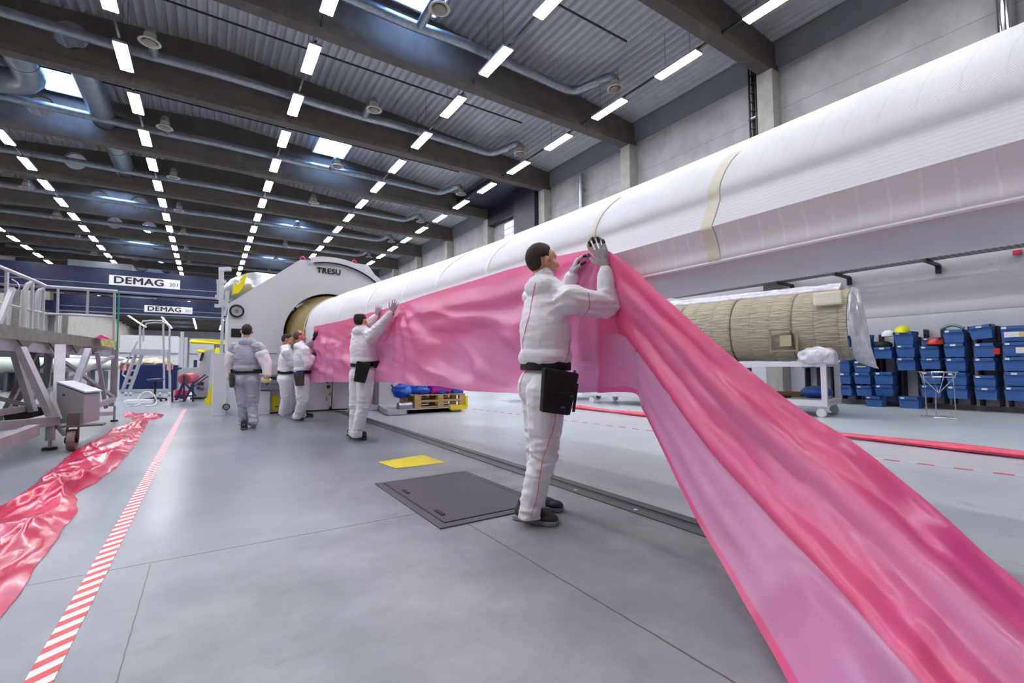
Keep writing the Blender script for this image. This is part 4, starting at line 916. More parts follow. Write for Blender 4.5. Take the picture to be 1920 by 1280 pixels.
MB().prism([(2.8, 11.2, .01), (3.5, 11.2, .01), (c.x, c.y, .01), (c.x+.3, y0, .01), (3.6, 11.35, .01), (2.8, 11.35, .01)], (0, 0, .12)).build('lifter_arm', mw2, lf)
MB().cyl((c.x+.25, y0+.08, .17), (c.x+.55, y0+.08, .17), .1, 18).build('motor', steel, lf, smooth=True)
MB().rect((x1-.42, y0-.12, .06), (x1-.01, y0-.01, .15)).rect((x1, y0-.05, .1), (x1+.05, y0+.2, .36)).build('yellow_corner', yel, lf)
zt = .42
mb = MB()
for i in range(14):
    random.seed(i+3); mb.sphere((x0+.02+.06*i-.25*(i < 3), y0+.15+random.random()*.5, zt+.06+.05*random.random()), (.14+.06*random.random(), .2, .10+.05*random.random()), 9, 6, Matrix.Rotation(random.random()*3, 3, 'Z'))
BAG = mb
mat('blue_plastic', '2f74e6', .25, noise_s=5, noise_a=.4, bump=1, bump_s=12, transl=.3)
BAGARGS = ('crumpled translucent blue plastic on the upper wooden pallet', 'plastic bag')

for i, lab in enumerate(('magenta roll in front on the wooden pallet', 'magenta roll behind, on the right half of the pallet')):
    MB(); tag(MB().cyl((x0+.42+.4*i, y0+.15+.3*i, zt+.15), (x0+.9+.4*i, y0+.15+.3*i, zt+.15), .145, 20).build('film_roll', mat('magenta_roll', 'b81fa8', .3), smooth=True), lab, 'film roll')
tag(MB().rect((x1-.28, y0+.05, zt), (x1-.02, y0+.7, zt+.07)).build('plastic_pack', mat('blue_plastic', '2f74e6')), 'flat blue pack at the right end of the wooden pallet', 'plastic pack')
ca = thing('equipment_cabinet', (3.6, 12.0, 0), 'white equipment cabinet with a black handle behind the pallets', 'cabinet')
MB().rect((3.58, 11.5, .0), (4.35, 11.86, 1.3)).build('cabinet_body', mw2, ca, bevel=.01)
MB().rect((3.95, 11.48, .3), (4.25, 11.5, .9)).build('cabinet_door', mw, ca); q = py(738, 730, 11.5); MB().bar((q.x-.06, 11.5, q.z+.12), (q.x+.03, 11.5, q.z-.05), .03, .03).rect((q.x-.03, 11.48, q.z-.1), (q.x+.08, 11.53, q.z-.03)).build('door_handle', mk, ca)
q = py(747, 728, 11.5); MB().rect((q.x-.03, 11.5, q.z-.2), (q.x+.03, 11.53, q.z+.1)).build('side_label', mat('label_navy', '2b4a78', .5), ca)
tag(MB().rect((5.6, 13.5, .0), (6.5, 14.2, .36)).build('white_crate', mw, bevel=.02), 'low white crate on the floor beyond the right end of the pallet', 'crate')
# ================================================================ quilted cover on a white cart at the right
CS = Vector((10.35, 4.35, 0)); cdv = Vector((-.205, .979, 0)); cpr = Vector((.979, .205, 0)); CLEN = 6.0
def C_(a, b, z): return CS+cdv*a+cpr*b+Vector((0, 0, z))
cart = thing('mould_cart', CS, 'white steel cart on casters carrying the quilted olive cover', 'cart')
cw = mat('cart_white', 'd4d0d8', .4)
CRm = Matrix((cdv, cpr, Vector((0, 0, 1)))).transposed()
def cbox(nm, a0, a1, b0, b1, z0, z1, m=cw, parent=None): return MB().box(C_((a0+a1)/2, (b0+b1)/2, (z0+z1)/2), (a1-a0, b1-b0, z1-z0), CRm).build(nm, m, parent or cart, bevel=.008)
for b in (0, 1.25):
    cbox('top_rail', 0, CLEN, b, b+.1, 1.02, 1.13); cbox('bottom_rail', 0, CLEN, b, b+.1, .22, .34)
for a_ in (0, 2.0, 4.0, 5.9):
    for b in (0, 1.25): cbox('leg', a_, a_+.1, b, b+.1, .34, 1.02)
    cbox('cross_rail', a_, a_+.1, .1, 1.25, .22, .34); cbox('cross_rail', a_, a_+.1, .1, 1.25, 1.02, 1.12)
shelf = cbox('shelf', .1, 5.8, .1, 1.25, .33, .35, mat('shelf_grey', '8f9096', .5))
for a_ in (.12, 2.8, 5.7):
    for b in (.08, 1.28):
        q = C_(a_, b, .09); MB().lathe(q-cpr*.035, [(.001, 0), (.07, 0), (.09, .01), (.09, .06), (.07, .07), (.001, .07)], 18, cpr).box(q+Vector((0, 0, .08)), (.1, .05, .1), CRm).build('caster', mat('wrapped_caster', 'd8dadd', .4), cart, smooth=False)
cov = thing('quilted_cover', C_(3, .6, 1.13), 'olive quilted heating cover curved over the white cart with foil edges', 'quilted cover')
g = NT('quilted_olive', .75); c = g.coord('UV'); x, y, z = g.xyz(c)
qt = g.noise(c, 3, 3, .5, (1.3, 8, 1)); g.set(g.b, 'Base Color', g.mix(g.ramp(qt, .35, .65), lin('a09682'), lin('bab09c')))
seam = g.math('LESS_THAN', g.math('ABSOLUTE', g.math('SUBTRACT', g.math('FRACT', g.math('MULTIPLY', x, .8)), .5)), .014)
seam2 = g.math('LESS_THAN', g.math('ABSOLUTE', g.math('SUBTRACT', g.math('FRACT', g.math('MULTIPLY', x, 2.4)), .5)), .012)
g.set(g.b, 'Base Color', g.mix(g.math('MULTIPLY', g.math('MAXIMUM', seam, g.math('MULTIPLY', seam2, .5)), .6), g.mix(g.ramp(qt, .35, .65), lin('a09682'), lin('b4aa96')), lin('5f5646')))
g.bump(g.math('SUBTRACT', g.math('MULTIPLY', qt, 1.6), g.math('ADD', seam, seam2)), .9, .05)
P = []; UVs = []; NU, NV = 240, 70; A0, A1 = -.35, 6.2
for i in range(NU):
    a_ = A0+(A1-A0)*i/(NU-1); row = []
    for j in range(NV):
        th = math.radians(-80+165*j/(NV-1)); f = j/(NV-1)
        rr_ = .80+.012*math.sin(a_*7.5)*0
        puck = .012*noise.noise(Vector((a_*1.6, f*30, 1)))+.006*noise.noise(Vector((a_*5, f*55, 4)))
        sm = -.03*math.exp(-((a_*.8 % 1-.5)/.02)**2)-.018*math.exp(-((a_*2.4 % 1-.5)/.05)**2)
        win = -.05 if (.58 < a_ < .98 and .16 < f < .40) else 0
        r_ = rr_+puck+sm+win
        row.append(C_(a_, .95-r_*math.cos(th if th > 0 else th*.8)*1.05, 1.9+.76*r_/.8*math.sin(th)))
    P.append(row)
mb = MB().grid(P); me = bpy.data.meshes.new('cover_quilt'); me.from_pydata(mb.v, [], mb.f); uvl = me.uv_layers.new(name='UVMap')
for poly in me.polygons:
    for li in poly.loop_indices: vi = me.loops[li].vertex_index; uvl.data[li].uv = (A0+(A1-A0)*(vi//NV)/(NV-1)*(NV-1)/(NU-1), (vi % NV)/(NV-1)*2.2)
me.materials.append(g.m); shade(me, 1.5); link('cover_quilt', me, cov)
P2 = [[Vector(P[i][j])+cpr*.05 for j in range(0, NV, 3)] for i in range(0, NU, 6)]; MB().grid(P2).build('cover_lining', mat('lining_dark', '3a352e', .8), cov)
# foil: top roll, end drape, corner wraps
foilw = mat('crinkled_foil', 'd9d6e0', .35, metal=.25, noise_s=6, noise_a=.25, bump=1, bump_s=14)
mb = MB()
for k, (b_, z_, r_) in enumerate(((.85, 2.66, .07), (1.0, 2.72, .10), (1.2, 2.70, .11))): mb.tube([C_(A0+.2+(A1-A0)*i/30, b_+.02*fbm(i*.5, k), z_+.02*fbm(i*.7, k, 4)) for i in range(31)], [r_*(1+.25*fbm(i*.9, k, 8)) for i in range(31)], 10)
mb.build('foil_edge', foilw, cov, smooth=True)
P = []
for i in range(26):
    f = i/25; row = []
    for j in range(14):
        q = j/13; th = math.radians(80-170*f)
        w_ = .05+.42*q*(1-.4*abs(f-.5)); r_ = .82+.06*fbm(f*5, q*3, 2)
        row.append(C_(A0-w_*(.35+.65*f)+.02*fbm(q*6, f*7), .95-r_*math.cos(th)*(1-.25*q)*1.0, 1.9+.8*math.sin(th)*(1-.1*q)-.22*q*f))
    P.append(row)
MB().grid(P).build('foil_drape', foilw, cov, smooth=True)
MB().box(C_(-.05, .14, 2.40), (.5, .14, .27), CRm).build('foam_block', mat('cream_foam', 'd8d2c0', .7, bump=.8, bump_s=20), cov, bevel=.04)
CORNER = MB().sphere(C_(.15, .05, 1.24), (.34, .15, .17), 16, 10, CRm).box(C_(.12, .05, 1.2), (.55, .22, .22), CRm)
a0 = C_(1.08, 0, 0)
for z0, z1, a_0, a_1 in ((1.34, 1.38, .5, 1.05), (1.80, 1.84, .5, 1.05)): MB().box(C_((a_0+a_1)/2, .14, (z0+z1)/2), (a_1-a_0, .05, z1-z0), CRm).build('hatch_border', mat('quilt_border', '8a7e66', .8), cov)
for a_0 in (.5, 1.01): MB().box(C_(a_0+.02, .14, 1.59), (.05, .05, .48), CRm).build('hatch_border', mat('quilt_border', '8a7e66'), cov)
MB().box(C_(.74, .16, 1.58), (.22, .03, .24), CRm).build('hatch_patch', mat('quilt_patch', 'ada187', .8), cov)
# things on the cart shelf
bagb = mat('blue_bag', '1c4fa0', .5)
tag(MB().sphere(C_(.35, .8, .47), (.28, .3, .14), 28, 16).build('blue_bag', bagb, smooth=True), 'blue bag on the shelf of the white cart', 'bag')
mb = MB(); [mb.tube([C_(1.0+.5*k+.22*math.cos(t_), .5+.3*math.sin(t_), .37+.02*k) for t_ in [2*PI*i/18 for i in range(18)]], .022, 8, closed=True) for k in range(4)]
tag(mb.build('hose_coil', rubber, smooth=True), 'coiled dark hoses lying on the shelf of the white cart', 'hoses')
tag(MB().tube([C_(1.9+.16*math.cos(t_), .3, .55+.13*math.sin(t_)) for t_ in [2*PI*i/18 for i in range(18)]], .022, 8, closed=True).build('cable_ring', rubber, smooth=True), 'small upright black cable ring on the cart shelf', 'cable ring')
tag(MB().box(C_(.9, .95, .41), (.5, .2, .1), CRm).build('brown_board', mat('brown_board', '7a5230', .6)), 'short brown board on the cart shelf', 'board')
mb = MB().box(C_(2.3, .6, .9), (1.3, .5, .2), CRm); tag(mb.build('motor_unit', mat('motor_grey', '5c565c', .5, metal=.3), bevel=.02), 'dark grey blower unit hung beneath the top of the white cart', 'blower'); 
# ================================================================ second cart glimpsed under the film
c2 = thing('low_trolley', (9.6, 11.6, 0), 'low pale trolley glimpsed beneath the hanging pink film', 'trolley')
MB().rect((7.6, 11.0, .26), (11.2, 12.2, .42)).build('trolley_deck', mw2, c2)
for xx in (7.9, 9.2, 10.6):
    MB().lathe((xx, 11.1, .11), [(.001, -.03), (.09, -.03), (.11, -.02), (.11, .02), (.09, .03), (.001, .03)], 16, (1, 0, 0)).rect((xx-.05, 11.05, .12), (xx+.05, 11.15, .26)).build('caster', mat('worn_wheel', '8f8278'), c2)
# ================================================================ blue bins on the right wall
blue = mat('bin_blue', '3f6db2', .45, noise_s=4, noise_a=.12); blued = mat('bin_blue_rim', '355e9f', .45); lab_w = mat('label_white', 'dfe0e6', .5); laby = mat('label_yellow', 'c9bd86', .5); upr = mat('upright_navy', '15182c', .5)
BX = 14.42
def crop(x, y): return px(1560+x/5.3333, 560+y/5.3333, BX)
cols = [
 [(88,370,176,480),(40,605,178,735),(22,740,190,850),(25,865,200,965)],
 [(180,360,372,490),(195,495,378,610),(205,620,382,735),(207,738,390,852),(228,868,402,972)],
 [(405,482,605,597),(410,732,618,856),(415,862,620,972)],
 [(606,328,820,457),(628,460,834,582),(632,588,840,715)],
 [(886,392,1092,470),(862,472,1080,586),(872,592,1092,702),(872,728,1096,852),(872,862,1100,986)],
 [(1096,308,1330,440),(1104,445,1335,582),(1118,592,1345,725),(1132,738,1355,866),(1132,872,1366,1000)],
 [(1366,262,1620,400),(1400,442,1640,580),(1400,592,1642,716),(1400,766,1650,884),(1412,886,1662,1010)],
 [(1672,268,1960,422),(1690,432,1962,572),(1690,582,1964,724),(1700,732,1966,870),(1706,880,1970,1022)]]
cols.insert(0, [(-325,505,-205,590),(-322,598,-205,690)])
cols.insert(1, [(-190,505,-65,590),(-190,598,-65,690)])
CN = ['column left of the cart leg', 'column behind the cart leg', 'column beside the foil drape', 'column right of the foil drape', 'column under the white helmet', 'column under the yellow helmet', 'column under the orange helmet', 'column under the green mask', 'column with the tilted top bin', 'column at the right edge']
RNM = ['top', 'second', 'third', 'fourth', 'fifth']
def bin_at(L_, R_, z0, z1, label, name='storage_bin', tilt=0, group='blue bins on the right wall', yoff=0, xo=0, wlabel=None):
    """open tapered plastic bin; front face towards -X"""
    yc = (L_+R_)/2; W2 = abs(L_-R_)/2-.012; H = z1-z0; D2 = .38
    t = thing(name, (BX+xo, yc, z0), label, 'bin', group, world=False)
    w0 = W2*.86; mb = MB()
    def ring(s, z, dx=0): return [(dx, -W2*s, z), (D2-dx*.3, -W2*s, z), (D2-dx*.3, W2*s, z), (dx, W2*s, z)]
    o1 = ring(.86, 0, .05); o2 = ring(.97, H*.80, .012); i2 = ring(.93, H*.80, .03); i1 = ring(.82, .02, .07)
    mb.add(o1+o2, [(0,1,2,3)]+[(i, (i+1) % 4, 4+(i+1) % 4, 4+i) for i in range(4)])
    mb.add(i1+i2, [(0,1,2,3)]+[(i, (i+1) % 4, 4+(i+1) % 4, 4+i) for i in range(4)])
    mb.build('bin_body', blue, t)
    mb = MB(); mb.rect((-.012, -W2, H*.78), (.02, W2, H)).rect((D2-.02, -W2, H*.78), (D2, W2, H)).rect((-.012, -W2, H*.78), (D2, -W2+.03, H)).rect((-.012, W2-.03, H*.78), (D2, W2, H)).rect((.0, -W2*.95, H*.66), (.02, W2*.95, H*.70))
    mb.build('bin_rim', blued, t, bevel=.004)
    if wlabel is None or wlabel: MB().rect((-.017, W2*.35 if wlabel is None else wlabel[0]*W2, H*.80), (-.012, W2*.72 if wlabel is None else wlabel[1]*W2, H*.94)).build('paper_label', lab_w, t)
    if tilt: t.rotation_euler = (tilt, 0, 0)
    return t
random.seed(5)
for ci, colm in enumerate(cols):
    for bi, (x0, y0_, x1, y1_) in enumerate(colm):
        a = crop(x0, (y0_+y1_)/2); b = crop(x1, (y0_+y1_)/2); zt = crop((x0+x1)/2, y0_).z; zb = crop((x0+x1)/2, y1_).z
        wl = None
        if ci in (9,) and bi == 0: wl = (.5, .9)
        t = bin_at(a.y, b.y, zb, zt, 'blue bin, %s in the wall %s' % (RNM[bi] if bi < len(colm)-1 or len(colm) < 3 else 'lowest', CN[ci]), wlabel=wl if (ci*5+bi) % 4 else (-.2, .3), tilt=(-.10 if (ci == 8 and bi == 0) else 0))
        W2 = abs(a.y-b.y)/2; H = zt-zb
        if ci == 3 and bi in (1, 2): MB().rect((-.002, -W2*.5, H*.45), (.03, W2*.55, H*.55)).build('yellow_label', laby, t)
        if ci == 9 and bi == 0: MB().rect((-.004, -.08, H*.25), (.04, .14, H*.6)).build('paper_label', lab_w, t); MB().rect((-.005, -.22, H*.25), (.04, -.08, H*.6)).build('yellow_label', laby, t)
        if ci == 9 and bi == 1: MB().rect((-.004, .22, H*.15), (.04, .32, H*.6)).build('red_sticker', mat('signal_red', 'c2202a'), t); MB().rect((-.004, -.22, H*.2), (.04, -.02, H*.62)).build('paper_label', lab_w, t)
    # uprights
    a = crop(colm[0][0], 400); b = crop(colm[0][2], 400); 
    ctr = (crop((colm[-1][0]+colm[-1][2])/2, 900).y); 
    zt = crop(500, {4: 350, 6: 320}.get(ci, colm[0][1]+60)).z
    for k, s in enumerate((-.16, .16)):
        tag(MB().rect((BX+.372, ctr+s-.022, .12), (WX-.005, ctr+s+.022, max(zt, 1.6))).build('bin_upright', upr), 'dark upright on the %s side of the wall %s' % (('near', 'far')[k], CN[ci]), 'upright', 'uprights holding the bins')
# loose bins on the floor
for (x0, y0_, x1, y1_), lab in (((325, 972, 505, 1080), 'blue bin standing on the floor below the column of the white helmet'), ((655, 975, 880, 1096), 'blue bin standing on the floor below the yellow helmet column')):
    q = pz(1560+(x0+x1)/10.667, 560+y1_/5.333); xo = q.x-BX; a = px(1560+x0/5.333, 560+y1_/5.333, q.x); b = px(1560+x1/5.333, 560+y1_/5.333, q.x); zt = px(1560+x0/5.333, 560+y0_/5.333, q.x).z
    bin_at(a.y, b.y, 0, zt, lab, xo=xo)
# helmets, mask, black bags
def helmet(x, y, col, lab, s=1.0, rot=0):
    q = crop(x, y); t = thing('safety_helmet', q, lab, 'helmet')
    q = q+Vector((.12, 0, 0)); m = mat('helmet_'+col, col, .3)
    MB().lathe(q, [(.125*s, 0), (.125*s, .04*s), (.11*s, .09*s), (.075*s, .13*s), (.001, .145*s)], 20).build('helmet_shell', m, t, smooth=True)
    MB().sphere(q+Vector((-.08*s, 0, .005)), (.11*s, .12*s, .012), 14, 6).build('helmet_brim', m, t, smooth=True)
helmet(688, 340, 'e6df10', 'yellow safety helmet on top of a blue bin', 1.25)
helmet(545, 375, 'd9dde4', 'white safety helmet hung above the black bag', 1.1)
helmet(1018, 455, 'd8401c', 'orange red safety helmet resting against its bin column', 1.3)
q = crop(1190, 310); mk_ = thing('dust_mask', q, 'grey green respirator mask lying on a blue bin', 'mask')
MB().tube([q+Vector((.1, .2-.04*i, .03+.08*math.sin(PI*i/10))) for i in range(11)], .035, 10).build('mask_body', mat('mask_green', '6f8a8c', .5), mk_, smooth=True)
for x, y, lab in ((490, 468, 'black tool bag on the bin under the white helmet'),):
    q = crop(x, y)+Vector((.14, 0, .02)); tag(MB().sphere(q, (.16, .2, .1), 14, 8).sphere(q+Vector((0, .1, .03)), (.1, .1, .07), 12, 8).build('tool_bag', rubber, smooth=True), lab, 'bag')
for u, v, lab in ((1680, 762, 'dark shoe bag on the floor beside the loose bin'), (1800, 768, 'black shoes on the floor at the foot of the wall')):
    q = pz(u, v-3); tag(MB().sphere(q+Vector((-.02, .05, .1)), (.12, .16, .10), 14, 8).sphere(q+Vector((.05, -.15, .06)), (.1, .16, .06), 12, 8).build('shoe_bag', rubber, smooth=True), lab, 'shoes')
# wire stand
q = pz(1760, 783); ws = thing('wire_stand', q, 'shiny steel wire stand with a basket ring before the bins', 'wire stand')
def wp_(u, v): return px(u, v, q.x)
def W(pts, r=.009, nm='wire_leg', m=chrome): MB().tube([wp_(*p) for p in pts], r, 8).build(nm, m, ws, smooth=True)
for u0, v0, u1, v1 in ((1731, 700, 1738, 779), (1786, 702, 1793, 779), (1754, 735, 1755, 779)): W([(u0, v0), (u1, v1)])
cz_ = wp_(1758, 697); 
for dz, r_ in ((0, .30), (-.10, .27)): MB().tube([cz_+Vector((.2*math.cos(t_), r_*math.sin(t_), dz)) for t_ in [2*PI*i/24 for i in range(24)]], .009, 8, closed=True).build('basket_ring', chrome, ws, smooth=True)
for k in range(4): t_ = PI/2*k+.5; MB().tube([cz_+Vector((.2*math.cos(t_), .29*math.sin(t_), 0)), cz_+Vector((.18*math.cos(t_), .26*math.sin(t_), -.1)), cz_+Vector((0, 0, -.42))], .007, 6).build('basket_wire', chrome, ws, smooth=True)
MB().tube([(q.x-.02, wp_(1727, 779).y, .02), (q.x-.25, wp_(1760, 784).y, .02), (q.x-.2, wp_(1800, 784).y, .02)], .012, 8).tube([(q.x-.02, wp_(1727, 779).y, .02), (q.x+.2, wp_(1760, 780).y, .02), (q.x-.2, wp_(1800, 784).y, .02)], .012, 8).build('base_hoop', chrome, ws, smooth=True)
# ================================================================ people
PEOPLE = 1
suit = mat('coverall_white', 'f1eff5', .7, noise_s=7, noise_a=.05, bump=.25, bump_s=18)
suitg = mat('coverall_thin', 'b4b8c9', .7, noise_s=5, noise_a=.2, bump=.3, bump_s=16)
skin = mat('skin', 'd9a184', .5, noise_s=14, noise_a=.08); skinp = mat('skin_ruddy', 'c98a70', .5)
hairb = mat('hair_brown', '3a2a22', .75, noise_s=60, noise_a=.35, bump=.5, bump_s=120); haird = mat('hair_dark', '2a211d', .75, noise_s=60, noise_a=.3, bump=.5, bump_s=120)
hairg = mat('hair_short_fair', '6a5141', .8, noise_s=60, noise_a=.35)
glov = mat('glove_grey', 'c9c4cc', .8, noise_s=40, noise_a=.2); glod = mat('glove_black', '18161a', .45)
shoe = mat('shoe_grey', '3d3b40', .6, noise_s=12, noise_a=.25); sole = mat('shoe_sole', '8b888c', .6); shoed = mat('shoe_dark', '232128', .6)
blk = mat('belt_black', '0f0f12', .7, noise_s=30, noise_a=.3); pipr = mat('red_piping', 'f07a88', .5); eyew = mat('eye_white', 'e9e6e4', .3); iris = mat('iris_dark', '2a1c14', .3)
def capsule(mb, p0, p1, r0, r1=None, seg=14, n=5):
    p0, p1 = Vector(p0), Vector(p1); r1 = r0 if r1 is None else r1; d = (p1-p0); L_ = max(d.length, 1e-5); d = d/L_
    pts = []; rs = []
    for i in range(n): t = PI/2*i/n; pts.append(p0-d*r0*math.cos(t)); rs.append(max(r0*math.sin(t), .0008))
    pts += [p0, p1]; rs += [r0, r1]
    for i in range(n-1, -1, -1): t = PI/2*i/n; pts.append(p1+d*r1*math.cos(t)); rs.append(max(r1*math.sin(t), .0008))
    return mb.tube(pts, rs, seg)
def ell(mb, c, r, M): return mb.sphere(c, r, 20, 12, M)
def melt(mb, name, m, voxel, smooth_n=2, parent=None, displace=None):
    me = bpy.data.meshes.new('t'); me.from_pydata(mb.v, [], mb.f)
    bm = bmesh.new(); bm.from_mesh(me); bmesh.ops.recalc_face_normals(bm, faces=bm.faces); bm.to_mesh(me); bm.free()
    o = bpy.data.objects.new('t', me); COL.objects.link(o)
    r = o.modifiers.new('r', 'REMESH'); r.mode = 'VOXEL'; r.voxel_size = voxel; r.adaptivity = 0
    if smooth_n: q = o.modifiers.new('s', 'SMOOTH'); q.factor = .5; q.iterations = smooth_n
    bpy.context.view_layer.update(); out = bpy.data.meshes.new_from_object(o.evaluated_get(bpy.context.evaluated_depsgraph_get()))
    bpy.data.objects.remove(o); bpy.data.meshes.remove(me)
    if displace:
        n_ = [v.normal.copy() for v in out.vertices]
        for v, nn in zip(out.vertices, n_): v.co += nn*displace(v.co, nn)
    out.name = name; out.materials.clear(); out.materials.append(m); shade(out, 2.5)
    return link(name, out, parent)
def frame(up, fwd):
    u = Vector(up).normalized(); f = Vector(fwd); f = (f-f.dot(u)*u).normalized(); s = u.cross(f); return s, f, u      # s = the person's left
def hand(name, wrist, fdir, pnorm, parent, thumb=1, curl=(.5, .5, .5, .6), size=1.0, m=glov, tipm=glod, voxel=.003, spread=.22, tcurl=.3, cuff=True):
    """gloved hand: palm, four unequal bent fingers, thumb; pnorm points out of the palm, thumb=+1 puts the thumb on (fdir x pnorm)"""
    f, p, _ = Vector(fdir).normalized(), Vector(pnorm), 0; p = (p-p.dot(f)*f).normalized(); s = f.cross(p)*thumb
    mb = MB(); M = Matrix((s, f, p)).transposed(); k = size; w0 = Vector(wrist)
    ell(mb, w0+f*.050*k, (.041*k, .052*k, .019*k), M); ell(mb, w0+f*.072*k, (.042*k, .03*k, .015*k), M); ell(mb, w0+f*.03*k+s*.018*k+p*.006*k, (.02*k, .034*k, .018*k), M)
    capsule(mb, w0-f*.03*k, w0+f*.02*k, .029*k, .027*k)
    tips = MB(); rad = .0088*k
    for i, (off, ln) in enumerate(((.034, .074), (.0115, .083), (-.0115, .077), (-.034, .060))):
        b = w0+f*(.088-.004*abs(i-1.2))*k+s*off*k; d = (f+s*(off*spread*10)).normalized(); c_ = curl[i]; q = b-f*.02*k; pts = [q, b]
        for sg, fr_ in enumerate((.45, .30, .25)):
            a_ = c_*(1.0 if sg == 0 else 1.15); d = (d*math.cos(a_)+p*math.sin(a_)).normalized() if True else d
            q = pts[-1]+d*ln*fr_*k; pts.append(q)
            # keep bending in the f-p plane
        for a, b2, ra, rb in zip(pts, pts[1:], (rad*1.05, rad*1.02, rad*.97, rad*.9), (rad*1.02, rad*.97, rad*.9, rad*.8)): capsule(mb, a, b2, ra, rb, 10, 3)
        capsule(tips, pts[3], pts[4], rad*1.08, rad*.92, 10, 4)
        capsule(tips, pts[2].lerp(pts[3], .6), pts[3], rad*1.03, rad*1.06, 10, 4)
    b = w0+f*.025*k+s*.03*k+p*.004*k; d = (s*.75+f*.65+p*.25).normalized(); pts = [b, b+d*.038*k]; d = (s*.35+f*.85+p*(.25+tcurl)).normalized(); pts.append(pts[-1]+d*.03*k); d = (d+p*tcurl*.6-s*.15).normalized(); pts.append(pts[-1]+d*.025*k)
    for a, b2, ra, rb in zip(pts, pts[1:], (.014*k, .0115*k, .0105*k), (.0115*k, .0105*k, .009*k)): capsule(mb, a, b2, ra, rb, 10, 3)
    capsule(tips, pts[2], pts[3], .0115*k, .010*k, 10, 4)
    o = melt(mb, name, m, voxel, 1, parent)
    if tipm: 
        ell(tips, w0+f*.06*k+p*.007*k, (.036*k, .04*k, .0145*k), M); melt(tips, 'palm_coating', tipm, voxel, 0, o)
    if cuff: MB().tube([w0-f*.035*k, w0-f*.005*k], [.033*k, .030*k], 14).build('knit_cuff', mat('cuff_knit', 'a89fa6', .8, noise_s=50, noise_a=.3), o, smooth=True)
    return o, pts[-1]
def shoe_mesh(name, ankle, toe, parent, m=shoe, k=1.0, lift=0.0):
    a, t = Vector(ankle), Vector(toe); f = (t-a); f.z = 0; f.normalize(); s = Vector((-f.y, f.x, 0)); zz = lift; M = Matrix((s, f, Vector((0, 0, 1)))).transposed()
    if lift: pass
    h = Vector((a.x, a.y, zz))-f*.055*k
    mb = MB(); ell(mb, h+f*.03*k+Vector((0, 0, .06)), (.037*k, .05*k, .05), M); ell(mb, h+f*.13*k+Vector((0, 0, .052)), (.042*k, .10*k, .042), M); ell(mb, h+f*.215*k+Vector((0, 0, .042)), (.047*k, .062*k, .034), M); capsule(mb, h+f*.05*k+Vector((0, 0, .06)), h+f*.05*k+Vector((0, 0, .12)), .045*k)
    o = melt(mb, name, m, .007, 2, parent)
    for v in o.data.vertices:
        if v.co.z < zz+.016: v.co.z = zz+.016
    P = []
    pr = [(.006, .026), (.02, .040), (.06, .044), (.12, .042), (.18, .050), (.24, .054), (.285, .044), (.306, .018)]
    mb = MB(); L_ = [h+f*(a_-.03)*k+s*b_*k for a_, b_ in pr]+[h+f*(a_-.03)*k-s*b_*k for a_, b_ in pr[::-1]]
    mb.prism([q+Vector((0, 0, .002)) for q in L_], (0, 0, .028)); mb.build('shoe_sole', sole if m is shoe else mat('sole_dark', '4a484e', .6), o, bevel=.006)
    if m is shoe:
        for q in (.10, .125, .15): MB().tube([h+f*q*k+s*(.03-.01*abs(i-2))*0+s*(.028*(i-2)/2)*k+Vector((0, 0, .086-.10*(q-.1)+.004*(2-abs(i-2)))) for i in range(5)], .0035, 6).build('lace', blk, o, smooth=True)
    return o
def torso_ring(bvh, c, axis_u, s, f, dz, off, n=48, top=.5):
    pts = []
    for i in range(n):
        a_ = 2*PI*i/n; d = s*math.cos(a_)+f*math.sin(a_); org = c+d*top+axis_u*dz
        hit = bvh.ray_cast(org, -d, top); q = hit[0] if hit[0] is not None else c+d*.18+axis_u*dz
        pts.append(q+d*off)
    return pts
def band_mesh(name, ra, rb, m, parent, th=.006, span=None):
    n = len(ra); c = sum(ra, Vector())/n; idx = list(range(n)) if span is None else span
    P = []
    for i in idx+([idx[0]] if span is None else []):
        d = (ra[i]-c); d.z = 0; d.normalize(); P.append([ra[i], rb[i], rb[i]+d*th, ra[i]+d*th, ra[i]])
    return MB().grid(P).build(name, m, parent, smooth=False)
